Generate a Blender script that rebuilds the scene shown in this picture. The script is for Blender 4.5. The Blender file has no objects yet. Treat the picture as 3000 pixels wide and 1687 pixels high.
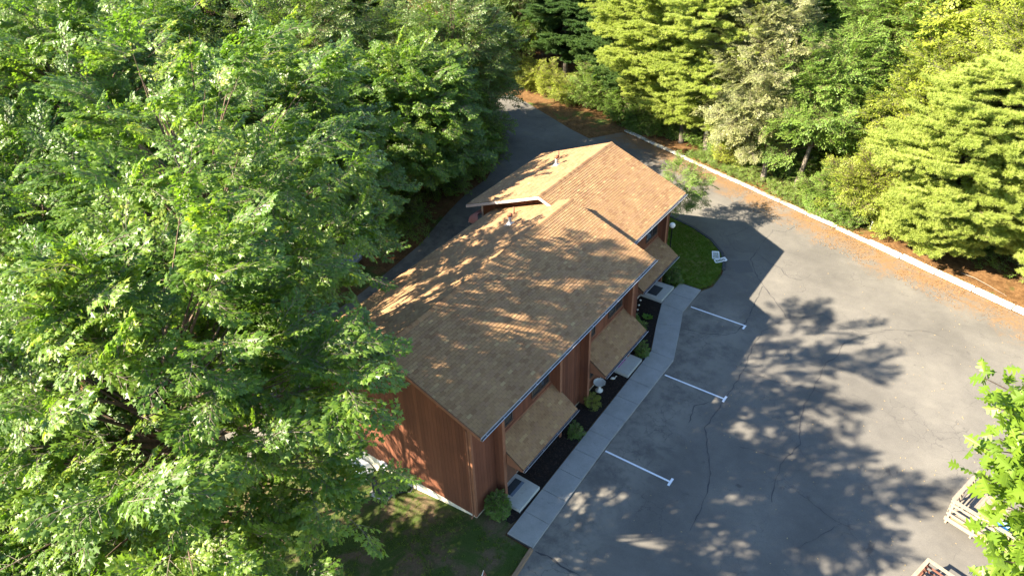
import bpy, bmesh, math, random
import numpy as np
from mathutils import Vector, Matrix, Euler

# ------------------------------------------------------------------ camera, sky, sun, exposure
SC = bpy.context.scene
COL = SC.collection
CAM_POS = (14.534, -16.465, 28.056)
YAW, PITCH, ROLL, FPX = 0.6346, 0.6162, -0.0361, 2227.28
cam = bpy.data.objects.new('camera', bpy.data.cameras.new('camera'))
COL.objects.link(cam)
cy, sy, cp, sp = math.cos(YAW), math.sin(YAW), math.cos(PITCH), math.sin(PITCH)
fwd = Vector((-sy*cp, cy*cp, -sp)); rgt = Vector((cy, sy, 0)); upv = rgt.cross(fwd)
cr, sr = math.cos(ROLL), math.sin(ROLL)
r2 = cr*rgt + sr*upv; u2 = -sr*rgt + cr*upv
M = Matrix((r2, u2, -fwd)).transposed().to_4x4(); M.translation = CAM_POS
cam.matrix_world = M
cam.data.sensor_width = 36.0
cam.data.lens = FPX/3000*36
cam.data.clip_start = 0.1; cam.data.clip_end = 2000
SC.camera = cam

SUN_EL = math.radians(36.3)
SUN_H = Vector((-0.615, -0.789, 0)).normalized()          # horizontal direction towards the sun
world = bpy.data.worlds.new('World'); SC.world = world; world.use_nodes = True
wn = world.node_tree.nodes; wl = world.node_tree.links
bg = wn['Background']
sky = wn.new('ShaderNodeTexSky'); sky.sky_type = 'NISHITA'; sky.sun_disc = False
sky.sun_elevation = SUN_EL
sky.sun_rotation = math.atan2(SUN_H.x, SUN_H.y)
sky.air_density = 1.0; sky.dust_density = 0.15; sky.ozone_density = 2.2
wl.new(sky.outputs[0], bg.inputs[0]); bg.inputs[1].default_value = 0.074
sun = bpy.data.objects.new('sun', bpy.data.lights.new('sun', 'SUN'))
COL.objects.link(sun)
sun.data.energy = 5.0; sun.data.angle = math.radians(0.53); sun.data.color = (1.0, 0.88, 0.69)
sdir = Vector((SUN_H.x*math.cos(SUN_EL), SUN_H.y*math.cos(SUN_EL), math.sin(SUN_EL)))
sun.rotation_euler = sdir.to_track_quat('Z', 'Y').to_euler()
sun.location = (-20, -25, 40)
SC.view_settings.view_transform = 'Standard'; SC.view_settings.look = 'None'
SC.view_settings.exposure = 2.62; SC.view_settings.gamma = 1.0
SC.view_settings.use_curve_mapping = False
SC.render.engine = 'CYCLES'
SC.cycles.use_denoising = True
try: SC.cycles.denoiser = 'OPENIMAGEDENOISE'
except Exception: pass
SC.cycles.max_bounces = 8; SC.cycles.diffuse_bounces = 3; SC.cycles.glossy_bounces = 2
SC.cycles.transmission_bounces = 4; SC.cycles.sample_clamp_indirect = 6
rng = np.random.default_rng(11)
random.seed(5)

# ------------------------------------------------------------------ helpers
def tag(o, label=None, cat=None, group=None, kind=None):
    if label: o['label'] = label
    if cat: o['category'] = cat
    if group: o['group'] = group
    if kind: o['kind'] = kind
    return o
def empty(name, loc=(0, 0, 0), rz=0):
    o = bpy.data.objects.new(name, None); COL.objects.link(o)
    o.location = loc; o.rotation_euler = (0, 0, rz); o.empty_display_size = 0.2
    return o
def link(name, me, parent=None, loc=None):
    o = bpy.data.objects.new(name, me); COL.objects.link(o)
    if parent: o.parent = parent
    if loc is not None: o.location = loc
    return o
def np_mesh(name, V, counts, idx, mat, attrs=None, smooth=False):
    """V n x 3, counts per face, flat index list"""
    me = bpy.data.meshes.new(name)
    V = np.asarray(V, np.float32); idx = np.asarray(idx, np.int32); counts = np.asarray(counts, np.int32)
    me.vertices.add(len(V)); me.vertices.foreach_set('co', V.ravel())
    if len(counts):
        me.loops.add(len(idx)); me.loops.foreach_set('vertex_index', idx)
        me.polygons.add(len(counts))
        st = np.concatenate([[0], np.cumsum(counts)[:-1]]).astype(np.int32)
        me.polygons.foreach_set('loop_start', st)
        me.polygons.foreach_set('loop_total', counts)
        me.polygons.foreach_set('use_smooth', np.full(len(counts), bool(smooth)))
    for nm, typ, dom, data in (attrs or []):
        a = me.attributes.new(nm, typ, dom)
        a.data.foreach_set('vector' if typ == 'FLOAT_VECTOR' else 'value', np.asarray(data).ravel())
    if mat: me.materials.append(mat)
    me.update(calc_edges=True); me.validate()
    return me

class MB:
    def __init__(s): s.v = []; s.f = []
    def add(s, verts, faces):
        b = len(s.v); s.v += [tuple(p) for p in verts]; s.f += [tuple(i+b for i in f) for f in faces]; return s
    def box(s, x0, x1, y0, y1, z0, z1):
        v = [(x0,y0,z0),(x1,y0,z0),(x1,y1,z0),(x0,y1,z0),(x0,y0,z1),(x1,y0,z1),(x1,y1,z1),(x0,y1,z1)]
        return s.add(v, [(3,2,1,0),(4,5,6,7),(0,1,5,4),(1,2,6,5),(2,3,7,6),(3,0,4,7)])
    def beam(s, a, b, w, h, up=(0,0,1)):
        a = Vector(a); b = Vector(b); d = (b-a).normalized(); u = Vector(up)
        if abs(d.dot(u)) > .98: u = Vector((1, 0, 0))
        r = d.cross(u).normalized(); u = r.cross(d)
        P = [p + r*sx*w/2 + u*sz*h/2 for p in (a, b) for sx, sz in ((-1,-1),(1,-1),(1,1),(-1,1))]
        return s.add(P, [(3,2,1,0),(4,5,6,7),(0,1,5,4),(1,2,6,5),(2,3,7,6),(3,0,4,7)])
    def prism(s, pts, z0, z1):
        """horizontal outline (ccw) with thickness; z may be callables of (x,y)"""
        n = len(pts)
        f0 = z0 if callable(z0) else (lambda x, y: z0); f1 = z1 if callable(z1) else (lambda x, y: z1)
        v = [(x, y, f0(x, y)) for x, y in pts] + [(x, y, f1(x, y)) for x, y in pts]
        return s.add(v, [tuple(range(n-1, -1, -1)), tuple(range(n, 2*n))] + [(i, (i+1) % n, n+(i+1) % n, n+i) for i in range(n)])
    def tube(s, pts, rads, n=8, cap=True):
        b = len(s.v); m = len(pts); P = [Vector(p) for p in pts]
        for i, p in enumerate(P):
            d = (P[min(i+1, m-1)] - P[max(i-1, 0)]).normalized()
            u = Vector((1, 0, 0)) if abs(d.x) < .8 else Vector((0, 1, 0))
            a = d.cross(u).normalized(); c = d.cross(a)
            for k in range(n):
                t = 2*math.pi*k/n
                s.v.append(tuple(p + (a*math.cos(t) + c*math.sin(t))*rads[i]))
        for i in range(m-1):
            for k in range(n):
                k2 = (k+1) % n
                s.f.append((b+i*n+k, b+i*n+k2, b+(i+1)*n+k2, b+(i+1)*n+k))
        if cap:
            s.f.append(tuple(b+k for k in range(n-1, -1, -1))); s.f.append(tuple(b+(m-1)*n+k for k in range(n)))
        return s
    def lathe(s, prof, c=(0, 0, 0), n=16):
        b = len(s.v); m = len(prof)
        for r, z in prof:
            for k in range(n):
                t = 2*math.pi*k/n; s.v.append((c[0]+r*math.cos(t), c[1]+r*math.sin(t), c[2]+z))
        for i in range(m-1):
            for k in range(n):
                k2 = (k+1) % n; s.f.append((b+i*n+k, b+i*n+k2, b+(i+1)*n+k2, b+(i+1)*n+k))
        s.f.append(tuple(b+k for k in range(n-1, -1, -1))); s.f.append(tuple(b+(m-1)*n+k for k in range(n)))
        return s
    def mesh(s, name, mat, smooth=False):
        me = bpy.data.meshes.new(name); me.from_pydata(s.v, [], s.f)
        if mat: me.materials.append(mat)
        if smooth:
            for p in me.polygons: p.use_smooth = True
        me.update(); return me
    def build(s, name, mat, parent=None, smooth=False, bevel=0, loc=None):
        o = link(name, s.mesh(name, mat, smooth), parent, loc)
        if bevel:
            md = o.modifiers.new('edge', 'BEVEL'); md.width = bevel; md.segments = 2; md.limit_method = 'ANGLE'
        return o

# ------------------------------------------------------------------ materials
def mat_new(name):
    m = bpy.data.materials.new(name); m.use_nodes = True
    nt = m.node_tree; return m, nt, nt.nodes, nt.links, nt.nodes['Principled BSDF']
def rgb(c): return (c[0], c[1], c[2], 1)
def ramp(N, stops, interp='LINEAR'):
    r = N.new('ShaderNodeValToRGB'); r.color_ramp.interpolation = interp
    e = r.color_ramp.elements
    e[0].position, e[0].color = stops[0][0], rgb(stops[0][1]); e[1].position, e[1].color = stops[-1][0], rgb(stops[-1][1])
    for p, c in stops[1:-1]:
        n = e.new(p); n.color = rgb(c)
    return r
def noise(N, L, scale, detail=5, rough=.6, coord=None, dist=0):
    n = N.new('ShaderNodeTexNoise'); n.inputs['Scale'].default_value = scale
    n.inputs['Detail'].default_value = detail; n.inputs['Roughness'].default_value = rough
    n.inputs['Distortion'].default_value = dist
    if coord is not None: L.new(coord, n.inputs['Vector'])
    return n
def mixc(N, L, fac, a, b, mode='MIX'):
    m = N.new('ShaderNodeMix'); m.data_type = 'RGBA'; m.blend_type = mode
    for s_, v in ((m.inputs[0], fac), (m.inputs[6], a), (m.inputs[7], b)):
        if isinstance(v, (int, float)): s_.default_value = v
        elif isinstance(v, tuple): s_.default_value = rgb(v)
        else: L.new(v, s_)
    return m.outputs[2]
def math_n(N, L, op, a, b=None, clamp=False):
    m = N.new('ShaderNodeMath'); m.operation = op; m.use_clamp = clamp
    for i, v in enumerate((a, b)):
        if v is None: continue
        if isinstance(v, (int, float)): m.inputs[i].default_value = v
        else: L.new(v, m.inputs[i])
    return m.outputs[0]
def maprange(N, L, v, a, b, c=0., d=1.):
    m = N.new('ShaderNodeMapRange'); m.interpolation_type = 'SMOOTHSTEP'
    L.new(v, m.inputs[0])
    for i, x in enumerate((a, b, c, d)): m.inputs[i+1].default_value = x
    return m.outputs[0]
def bump(N, L, h, strength, dist, b):
    n = N.new('ShaderNodeBump'); n.inputs['Strength'].default_value = strength; n.inputs['Distance'].default_value = dist
    L.new(h, n.inputs['Height']); L.new(n.outputs[0], b.inputs['Normal'])
def gcoord(N):
    g = N.new('ShaderNodeNewGeometry'); return g.outputs['Position']
def spec(b, rough, s=.5):
    b.inputs['Roughness'].default_value = rough; b.inputs['Specular IOR Level'].default_value = s

def mat_simple(name, c1, c2, scale=8, rough=.7, bstr=.15, s=.4, metal=0, stretch=None):
    m, nt, N, L, b = mat_new(name)
    co = gcoord(N)
    if stretch:
        mp = N.new('ShaderNodeMapping'); mp.inputs['Scale'].default_value = stretch; L.new(co, mp.inputs[0]); co = mp.outputs[0]
    n = noise(N, L, scale, 6, .65, co); r = ramp(N, [(.3, c1), (.7, c2)]); L.new(n.outputs[0], r.inputs[0])
    L.new(r.outputs[0], b.inputs['Base Color']); spec(b, rough, s); b.inputs['Metallic'].default_value = metal
    if bstr: bump(N, L, n.outputs[0], bstr, .01, b)
    return m

def mat_leaf(name, stops, trans=.35, rough=.38, s=.5, bright=1.45):
    """leaf tone from a per-leaf value and a per-spray value"""
    m, nt, N, L, b = mat_new(name)
    a1 = N.new('ShaderNodeAttribute'); a1.attribute_name = 'leaf_tint'
    a2 = N.new('ShaderNodeAttribute'); a2.attribute_type = 'INSTANCER'; a2.attribute_name = 'tint'
    v = math_n(N, L, 'ADD', math_n(N, L, 'MULTIPLY', a1.outputs['Fac'], .5), math_n(N, L, 'MULTIPLY', a2.outputs['Fac'], .5))
    r = ramp(N, stops); L.new(v, r.inputs[0])
    L.new(r.outputs[0], b.inputs['Base Color']); spec(b, rough, s)
    t = N.new('ShaderNodeBsdfTranslucent')
    tc = mixc(N, L, 1.0, r.outputs[0], (bright*1.05, bright*1.1, bright*.55), 'MULTIPLY')
    L.new(tc, t.inputs['Color'])
    mx = N.new('ShaderNodeMixShader'); mx.inputs[0].default_value = trans
    L.new(b.outputs[0], mx.inputs[1]); L.new(t.outputs[0], mx.inputs[2])
    L.new(mx.outputs[0], N['Material Output'].inputs['Surface'])
    return m

def mat_asphalt():
    m, nt, N, L, b = mat_new('asphalt')
    co = gcoord(N)
    big = noise(N, L, .22, 4, .55, co); mid = noise(N, L, 1.3, 7, .7, co, .1); fine = noise(N, L, 55, 3, .7, co); grit = noise(N, L, 14, 6, .75, co)
    base = ramp(N, [(.35, (.096, .090, .081)), (.55, (.122, .114, .102)), (.72, (.148, .138, .121))]); L.new(big.outputs[0], base.inputs[0])
    mm = ramp(N, [(.3, (.72, .72, .73)), (.7, (1.18, 1.17, 1.14))]); L.new(mid.outputs[0], mm.inputs[0])
    c = mixc(N, L, .45, base.outputs[0], mm.outputs[0], 'MULTIPLY')
    ff = ramp(N, [(.25, (.5, .5, .5)), (.75, (1.5, 1.5, 1.48))]); L.new(fine.outputs[0], ff.inputs[0])
    c = mixc(N, L, .7, c, ff.outputs[0], 'MULTIPLY')
    gg = ramp(N, [(.3, (.82, .82, .83)), (.72, (1.15, 1.14, 1.12))]); L.new(grit.outputs[0], gg.inputs[0])
    c = mixc(N, L, .7, c, gg.outputs[0], 'MULTIPLY')
    # worn pale band along the stall heads beside the walk, with oil drips
    sx = N.new('ShaderNodeSeparateXYZ'); L.new(co, sx.inputs[0])
    wear = math_n(N, L, 'MULTIPLY', maprange(N, L, sx.outputs[0], 6.6, 4.2), maprange(N, L, sx.outputs[1], 23, 19.5))
    wn_ = noise(N, L, .7, 7, .72, co, .15)
    wear = math_n(N, L, 'MULTIPLY', wear, maprange(N, L, wn_.outputs[0], .36, .60))
    c = mixc(N, L, math_n(N, L, 'MULTIPLY', wear, .75), c, (.20, .185, .155))
    wob = N.new('ShaderNodeVectorMath'); wob.operation = 'ADD'; wnz = noise(N, L, 2.2, 4, .6, co); wsc = N.new('ShaderNodeVectorMath'); wsc.operation = 'SCALE'; wsc.inputs[3].default_value = .55
    L.new(wnz.outputs['Color'], wsc.inputs[0]); L.new(co, wob.inputs[0]); L.new(wsc.outputs[0], wob.inputs[1])
    vo = N.new('ShaderNodeTexVoronoi'); vo.feature = 'DISTANCE_TO_EDGE'; vo.inputs['Scale'].default_value = 1.1; L.new(wob.outputs[0], vo.inputs['Vector'])
    hair = math_n(N, L, 'MULTIPLY', maprange(N, L, vo.outputs['Distance'], .022, .004), maprange(N, L, noise(N, L, .33, 4, .6, co).outputs[0], .50, .60))
    c = mixc(N, L, math_n(N, L, 'MULTIPLY', hair, .55), c, (.055, .052, .050))
    oil = noise(N, L, .8, 4, .6, co, .3)
    c = mixc(N, L, math_n(N, L, 'MULTIPLY', maprange(N, L, oil.outputs[0], .66, .74), .55), c, (.035, .034, .034))
    # fallen pine needles gathered on the kerb side
    dt = N.new('ShaderNodeVectorMath'); dt.operation = 'DOT_PRODUCT'; L.new(co, dt.inputs[0]); dt.inputs[1].default_value = (.3262, .9453, 0)
    d = math_n(N, L, 'SUBTRACT', 33.66, dt.outputs['Value'])
    nn = noise(N, L, .5, 7, .7, co, .9); nf = noise(N, L, 9, 6, .8, co, .5)
    near = maprange(N, L, d, 4.6, .2)
    v = math_n(N, L, 'ADD', math_n(N, L, 'MULTIPLY', near, .52), math_n(N, L, 'MULTIPLY', math_n(N, L, 'SUBTRACT', nn.outputs[0], .5), 1.15))
    v = math_n(N, L, 'ADD', v, math_n(N, L, 'MULTIPLY', math_n(N, L, 'SUBTRACT', nf.outputs[0], .5), .75))
    mask = maprange(N, L, v, .24, .60)
    nc = ramp(N, [(.3, (.11, .060, .024)), (.6, (.20, .112, .044)), (.8, (.29, .185, .085))]); L.new(nf.outputs[0], nc.inputs[0])
    c = mixc(N, L, math_n(N, L, 'MULTIPLY', mask, .85), c, nc.outputs[0])
    L.new(c, b.inputs['Base Color']); spec(b, .85, .25)
    h = math_n(N, L, 'ADD', fine.outputs[0], math_n(N, L, 'MULTIPLY', mask, nf.outputs[0]))
    bump(N, L, h, .3, .008, b)
    return m

def mat_forest():
    m, nt, N, L, b = mat_new('forest_floor')
    co = gcoord(N)
    a = noise(N, L, .35, 6, .65, co, .5); f = noise(N, L, 7, 7, .8, co, .5); g = noise(N, L, 1.7, 5, .7, co)
    c = ramp(N, [(.28, (.06, .034, .017)), (.48, (.135, .075, .032)), (.66, (.20, .122, .058)), (.8, (.26, .18, .10))]); L.new(f.outputs[0], c.inputs[0])
    dk = ramp(N, [(.35, (.55, .5, .45)), (.6, (1.1, 1.05, 1))]); L.new(g.outputs[0], dk.inputs[0])
    c2 = mixc(N, L, .8, c.outputs[0], dk.outputs[0], 'MULTIPLY')
    gr = ramp(N, [(.3, (.035, .06, .014)), (.7, (.09, .13, .03))]); L.new(f.outputs[0], gr.inputs[0])
    c3 = mixc(N, L, maprange(N, L, a.outputs[0], .54, .66), c2, gr.outputs[0])
    L.new(c3, b.inputs['Base Color']); spec(b, .95, .1); bump(N, L, f.outputs[0], .8, .05, b)
    return m
def mat_lawn(name, g1, g2, d1, d2, lo, hi, sc=.6):
    m, nt, N, L, b = mat_new(name)
    co = gcoord(N)
    a = noise(N, L, sc, 6, .7, co, .6); f = noise(N, L, 12, 6, .8, co)
    gr = ramp(N, [(.3, g1), (.7, g2)]); L.new(f.outputs[0], gr.inputs[0])
    dr = ramp(N, [(.3, d1), (.7, d2)]); L.new(f.outputs[0], dr.inputs[0])
    L.new(mixc(N, L, maprange(N, L, a.outputs[0], lo, hi), dr.outputs[0], gr.outputs[0]), b.inputs['Base Color'])
    spec(b, .95, .1); bump(N, L, f.outputs[0], .8, .04, b)
    return m
def mat_concrete(name, c1, c2, rough=.85):
    m, nt, N, L, b = mat_new(name)
    co = gcoord(N)
    a = noise(N, L, 1.1, 7, .7, co, .1); f = noise(N, L, 38, 5, .75, co); st = noise(N, L, 2.2, 7, .72, co, .1)
    r = ramp(N, [(.3, c1), (.7, c2)]); L.new(a.outputs[0], r.inputs[0])
    q = ramp(N, [(.3, (.78, .78, .78)), (.7, (1.15, 1.15, 1.14))]); L.new(f.outputs[0], q.inputs[0])
    c = mixc(N, L, .8, r.outputs[0], q.outputs[0], 'MULTIPLY')
    c = mixc(N, L, math_n(N, L, 'MULTIPLY', maprange(N, L, st.outputs[0], .56, .72), .45), c, (.085, .085, .08))
    L.new(c, b.inputs['Base Color']); spec(b, rough, .3); bump(N, L, f.outputs[0], .35, .006, b)
    return m
def mat_shingle():
    m, nt, N, L, b = mat_new('shingle')
    co = gcoord(N)
    at = N.new('ShaderNodeAttribute'); at.attribute_name = 'tint'
    f = noise(N, L, 70, 4, .8, co); g = noise(N, L, .8, 4, .6, co)
    r = ramp(N, [(0, (.030, .020, .014)), (.03, (.03, .02, .014)), (.06, (.172, .093, .050)), (.2, (.218, .124, .064)), (.45, (.274, .169, .084)), (.6, (.245, .145, .081)), (.8, (.312, .203, .100)), (1, (.355, .248, .124))])
    L.new(at.outputs['Fac'], r.inputs[0])
    q = ramp(N, [(.25, (.62, .62, .62)), (.75, (1.35, 1.35, 1.33))]); L.new(f.outputs[0], q.inputs[0])
    c = mixc(N, L, .75, r.outputs[0], q.outputs[0], 'MULTIPLY')
    w = ramp(N, [(.3, (.86, .85, .84)), (.7, (1.12, 1.11, 1.08))]); L.new(g.outputs[0], w.inputs[0])
    c = mixc(N, L, .8, c, w.outputs[0], 'MULTIPLY')
    L.new(c, b.inputs['Base Color']); spec(b, .92, .15)
    return m
def mat_siding():
    m, nt, N, L, b = mat_new('red_brown_siding')
    co = gcoord(N); at = N.new('ShaderNodeObjectInfo')
    mp = N.new('ShaderNodeMapping'); mp.inputs['Scale'].default_value = (30, 30, 1.2); L.new(co, mp.inputs[0])
    f = noise(N, L, 1, 6, .7, mp.outputs[0]); g = noise(N, L, .7, 5, .6, co)
    r = ramp(N, [(.2, (.085, .031, .016)), (.5, (.125, .046, .023)), (.8, (.172, .066, .033))])
    v = math_n(N, L, 'ADD', math_n(N, L, 'MULTIPLY', f.outputs[0], .6), math_n(N, L, 'MULTIPLY', at.outputs['Random'], .4)); L.new(v, r.inputs[0])
    w = ramp(N, [(.3, (.82, .82, .84)), (.7, (1.12, 1.1, 1.08))]); L.new(g.outputs[0], w.inputs[0])
    c = mixc(N, L, .8, r.outputs[0], w.outputs[0], 'MULTIPLY')
    L.new(c, b.inputs['Base Color']); spec(b, .75, .3); bump(N, L, f.outputs[0], .25, .006, b)
    return m
def mat_glass():
    m, nt, N, L, b = mat_new('window_glass')
    b.inputs['Base Color'].default_value = (.02, .025, .028, 1); spec(b, .04, .9); return m
def mat_kerb():
    m, nt, N, L, b = mat_new('white_kerb_paint')
    co = gcoord(N); f = noise(N, L, 5, 7, .75, co, .6); g = noise(N, L, 60, 3, .7, co)
    r = ramp(N, [(.32, (.24, .20, .15)), (.42, (.50, .47, .41)), (.55, (.74, .72, .68))]); L.new(f.outputs[0], r.inputs[0])
    L.new(r.outputs[0], b.inputs['Base Color']); spec(b, .8, .3); bump(N, L, f.outputs[0], .4, .02, b)
    return m
def mat_line():
    m, nt, N, L, b = mat_new('white_line_paint')
    co = gcoord(N); f = noise(N, L, 30, 6, .8, co)
    r = ramp(N, [(.30, (.16, .16, .16)), (.42, (.62, .63, .65)), (.6, (.80, .81, .83))]); L.new(f.outputs[0], r.inputs[0])
    L.new(r.outputs[0], b.inputs['Base Color']); spec(b, .7, .3); return m
def mat_wood(name, c1, c2, s_=(40, 2.5, 40)):
    return mat_simple(name, c1, c2, 1, .85, .3, .2, 0, s_)

def mat_oldkerb():
    m, nt, N, L, b = mat_new('old_kerb')
    co = gcoord(N); f = noise(N, L, 3.2, 8, .78, co, .3)
    r = ramp(N, [(.36, (.10, .10, .06)), (.46, (.26, .25, .19)), (.56, (.52, .50, .44)), (.7, (.66, .64, .58))]); L.new(f.outputs[0], r.inputs[0])
    L.new(r.outputs[0], b.inputs['Base Color']); spec(b, .9, .2); bump(N, L, f.outputs[0], .6, .03, b)
    return m
A = dict(
    oldkerb=mat_oldkerb(),
    asphalt=mat_asphalt(), forest=mat_forest(),
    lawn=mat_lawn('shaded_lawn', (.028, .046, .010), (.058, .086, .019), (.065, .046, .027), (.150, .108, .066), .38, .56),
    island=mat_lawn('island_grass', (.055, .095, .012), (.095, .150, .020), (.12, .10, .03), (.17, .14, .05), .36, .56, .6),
    far_lawn=mat_lawn('far_lawn', (.06, .10, .02), (.11, .17, .035), (.12, .12, .05), (.2, .17, .09), .35, .5),
    walk=mat_concrete('walk_concrete', (.215, .215, .20), (.31, .305, .285)),
    stoop=mat_concrete('stoop_concrete', (.34, .345, .31), (.43, .43, .39)),
    foundation=mat_concrete('foundation_wall', (.52, .46, .34), (.66, .60, .47)),
    shingle=mat_shingle(), siding=mat_siding(), glass=mat_glass(), kerb=mat_kerb(), line=mat_line(),
    groove=mat_simple('siding_groove', (.035, .014, .008), (.05, .02, .012), 5, .9, 0),
    trim=mat_simple('brown_trim', (.170, .074, .038), (.225, .100, .052), 4, .7, .1),
    fascia=mat_simple('pale_fascia', (.44, .36, .31), (.58, .50, .44), 6, .6, .1),
    gutter=mat_simple('gutter_metal', (.42, .46, .54), (.62, .66, .72), 5, .35, .05, .5, .6),
    gutter_inside=mat_simple('gutter_litter', (.03, .03, .028), (.10, .085, .06), 22, .95, .3),
    drip=mat_simple('drip_edge', (.07, .06, .055), (.12, .10, .09), 8, .7, .05),
    underlay=mat_simple('roof_underlay', (.06, .04, .026), (.10, .065, .042), 9, .95, .1),
    mulch=mat_simple('dark_mulch', (.008, .007, .006), (.035, .028, .024), 26, .95, .9, .1),
    seal=mat_simple('crack_sealant', (.030, .030, .032), (.062, .060, .060), 12, .7, .1),
    patch=mat_simple('asphalt_patch', (.078, .074, .070), (.108, .102, .094), 30, .9, .4),
    rim=mat_simple('asphalt_kerb', (.030, .031, .034), (.06, .06, .062), 20, .9, .5),
    blackmetal=mat_simple('black_metal', (.012, .012, .013), (.025, .025, .026), 10, .45, .05, .5),
    globe=mat_simple('globe_plastic', (.74, .70, .60), (.82, .78, .69), 3, .35, 0, .5),
    acgreen=mat_simple('dark_green_steel', (.012, .022, .021), (.024, .037, .034), 9, .5, .1, .5),
    white=mat_simple('white_plastic', (.68, .68, .66), (.80, .80, .78), 6, .5, .05),
    rust=mat_simple('rusty_metal', (.16, .050, .022), (.30, .115, .055), 18, .8, .3),
    galv=mat_simple('galvanised_metal', (.34, .36, .38), (.52, .54, .55), 8, .4, .05, .5, .7),
    stone=mat_simple('pale_stone', (.46, .46, .42), (.60, .60, .55), 9, .85, .2),
    maroon=mat_simple('faded_maroon_canvas', (.26, .115, .105), (.36, .18, .165), 6, .85, .15),
    frame=mat_simple('bronze_frame', (.045, .032, .024), (.075, .055, .042), 6, .5, .05),
    door=mat_simple('brown_door', (.10, .045, .026), (.14, .066, .036), 5, .6, .1),
    mat_dark=mat_simple('dark_doormat', (.020, .026, .028), (.045, .052, .056), 40, .95, .4),
    mat_edge=mat_simple('blue_grey_doormat_edge', (.09, .12, .16), (.16, .20, .25), 40, .95, .3),
    mat_pink=mat_simple('pink_doormat', (.30, .10, .24), (.50, .25, .42), 9, .95, .3),
    flower=mat_simple('magenta_flower_print', (.30, .015, .10), (.45, .03, .17), 20, .95, .1),
    greywood=mat_wood('weathered_wood', (.15, .122, .095), (.26, .215, .17)),
    palewood=mat_wood('pale_wood', (.19, .15, .105), (.32, .26, .185)),
    redwood=mat_wood('stained_deck_wood', (.16, .105, .072), (.25, .17, .12)),
    redstain=mat_wood('red_stained_rail', (.10, .04, .028), (.16, .07, .048)),
    timber=mat_wood('old_timber', (.16, .10, .06), (.30, .20, .12)),
    bark=mat_simple('grey_bark', (.085, .070, .055), (.21, .18, .145), 9, .95, .8, .1, 0, (1, 1, .3)),
    brownbark=mat_simple('brown_bark', (.055, .038, .026), (.15, .11, .08), 9, .95, .8, .1, 0, (1, 1, .3)),
    blue=mat_simple('blue_plastic', (.03, .13, .42), (.06, .22, .55), 4, .4, .03),
    cyan=mat_simple('light_blue_plastic', (.16, .42, .62), (.24, .52, .70), 4, .4, .03),
    carpaint=mat_simple('silver_blue_paint', (.38, .44, .54), (.44, .50, .60), 2, .18, 0, .6, .3),
    tyre=mat_simple('tyre_rubber', (.012, .012, .012), (.025, .025, .025), 20, .9, .2),
    redlamp=mat_simple('red_lamp', (.35, .012, .012), (.45, .02, .02), 3, .2, 0, .6),
    orange=mat_wood('orange_brown_boards', (.42, .16, .05), (.60, .27, .09), (3, 3, 40)),
    needles=mat_simple('dry_needles', (.17, .085, .03), (.30, .17, .07), 6, .95, 0, .1),
    litter=mat_simple('dry_leaf', (.26, .18, .08), (.42, .32, .17), 4, .9, 0, .1),
    maple=mat_leaf('maple_leaf', [(0, (.042, .095, .011)), (.42, (.086, .162, .018)), (.68, (.152, .238, .028)), (.86, (.265, .315, .038)), (1, (.42, .36, .04))], .46, .42, .5),
    dark=mat_leaf('dark_leaf', [(0, (.050, .098, .013)), (.5, (.095, .160, .020)), (1, (.185, .240, .034))], .46, .46, .75),
    lime=mat_leaf('yellow_green_leaf', [(0, (.130, .190, .024)), (.5, (.245, .295, .036)), (1, (.390, .385, .060))], .46, .45, .4),
    olive=mat_leaf('pale_olive_leaf', [(0, (.130, .160, .060)), (.5, (.235, .255, .100)), (1, (.390, .370, .180))], .42, .42, .45),
    pine=mat_leaf('pine_needle', [(0, (.190, .240, .050)), (.5, (.320, .375, .090)), (1, (.440, .475, .160))], .48, .6, .25),
    darkpine=mat_leaf('dark_pine_needle', [(0, (.035, .080, .025)), (.5, (.065, .125, .034)), (1, (.13, .190, .045))], .34, .6, .25),
    ivy=mat_leaf('ground_cover_leaf', [(0, (.080, .150, .024)), (.5, (.150, .245, .040)), (1, (.260, .330, .065))], .44, .45, .35),
    oak=mat_leaf('oak_leaf', [(0, (.085, .150, .012)), (.5, (.150, .230, .022)), (1, (.260, .320, .050))], .45, .36, .35),
    box=mat_leaf('boxwood_leaf', [(0, (.045, .120, .012)), (.5, (.090, .190, .022)), (1, (.170, .270, .045))], .36, .4, .4),
    grass=mat_leaf('grass_blade', [(0, (.060, .105, .010)), (.5, (.100, .165, .016)), (1, (.18, .22, .03))], .4, .5, .3),
)

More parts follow.
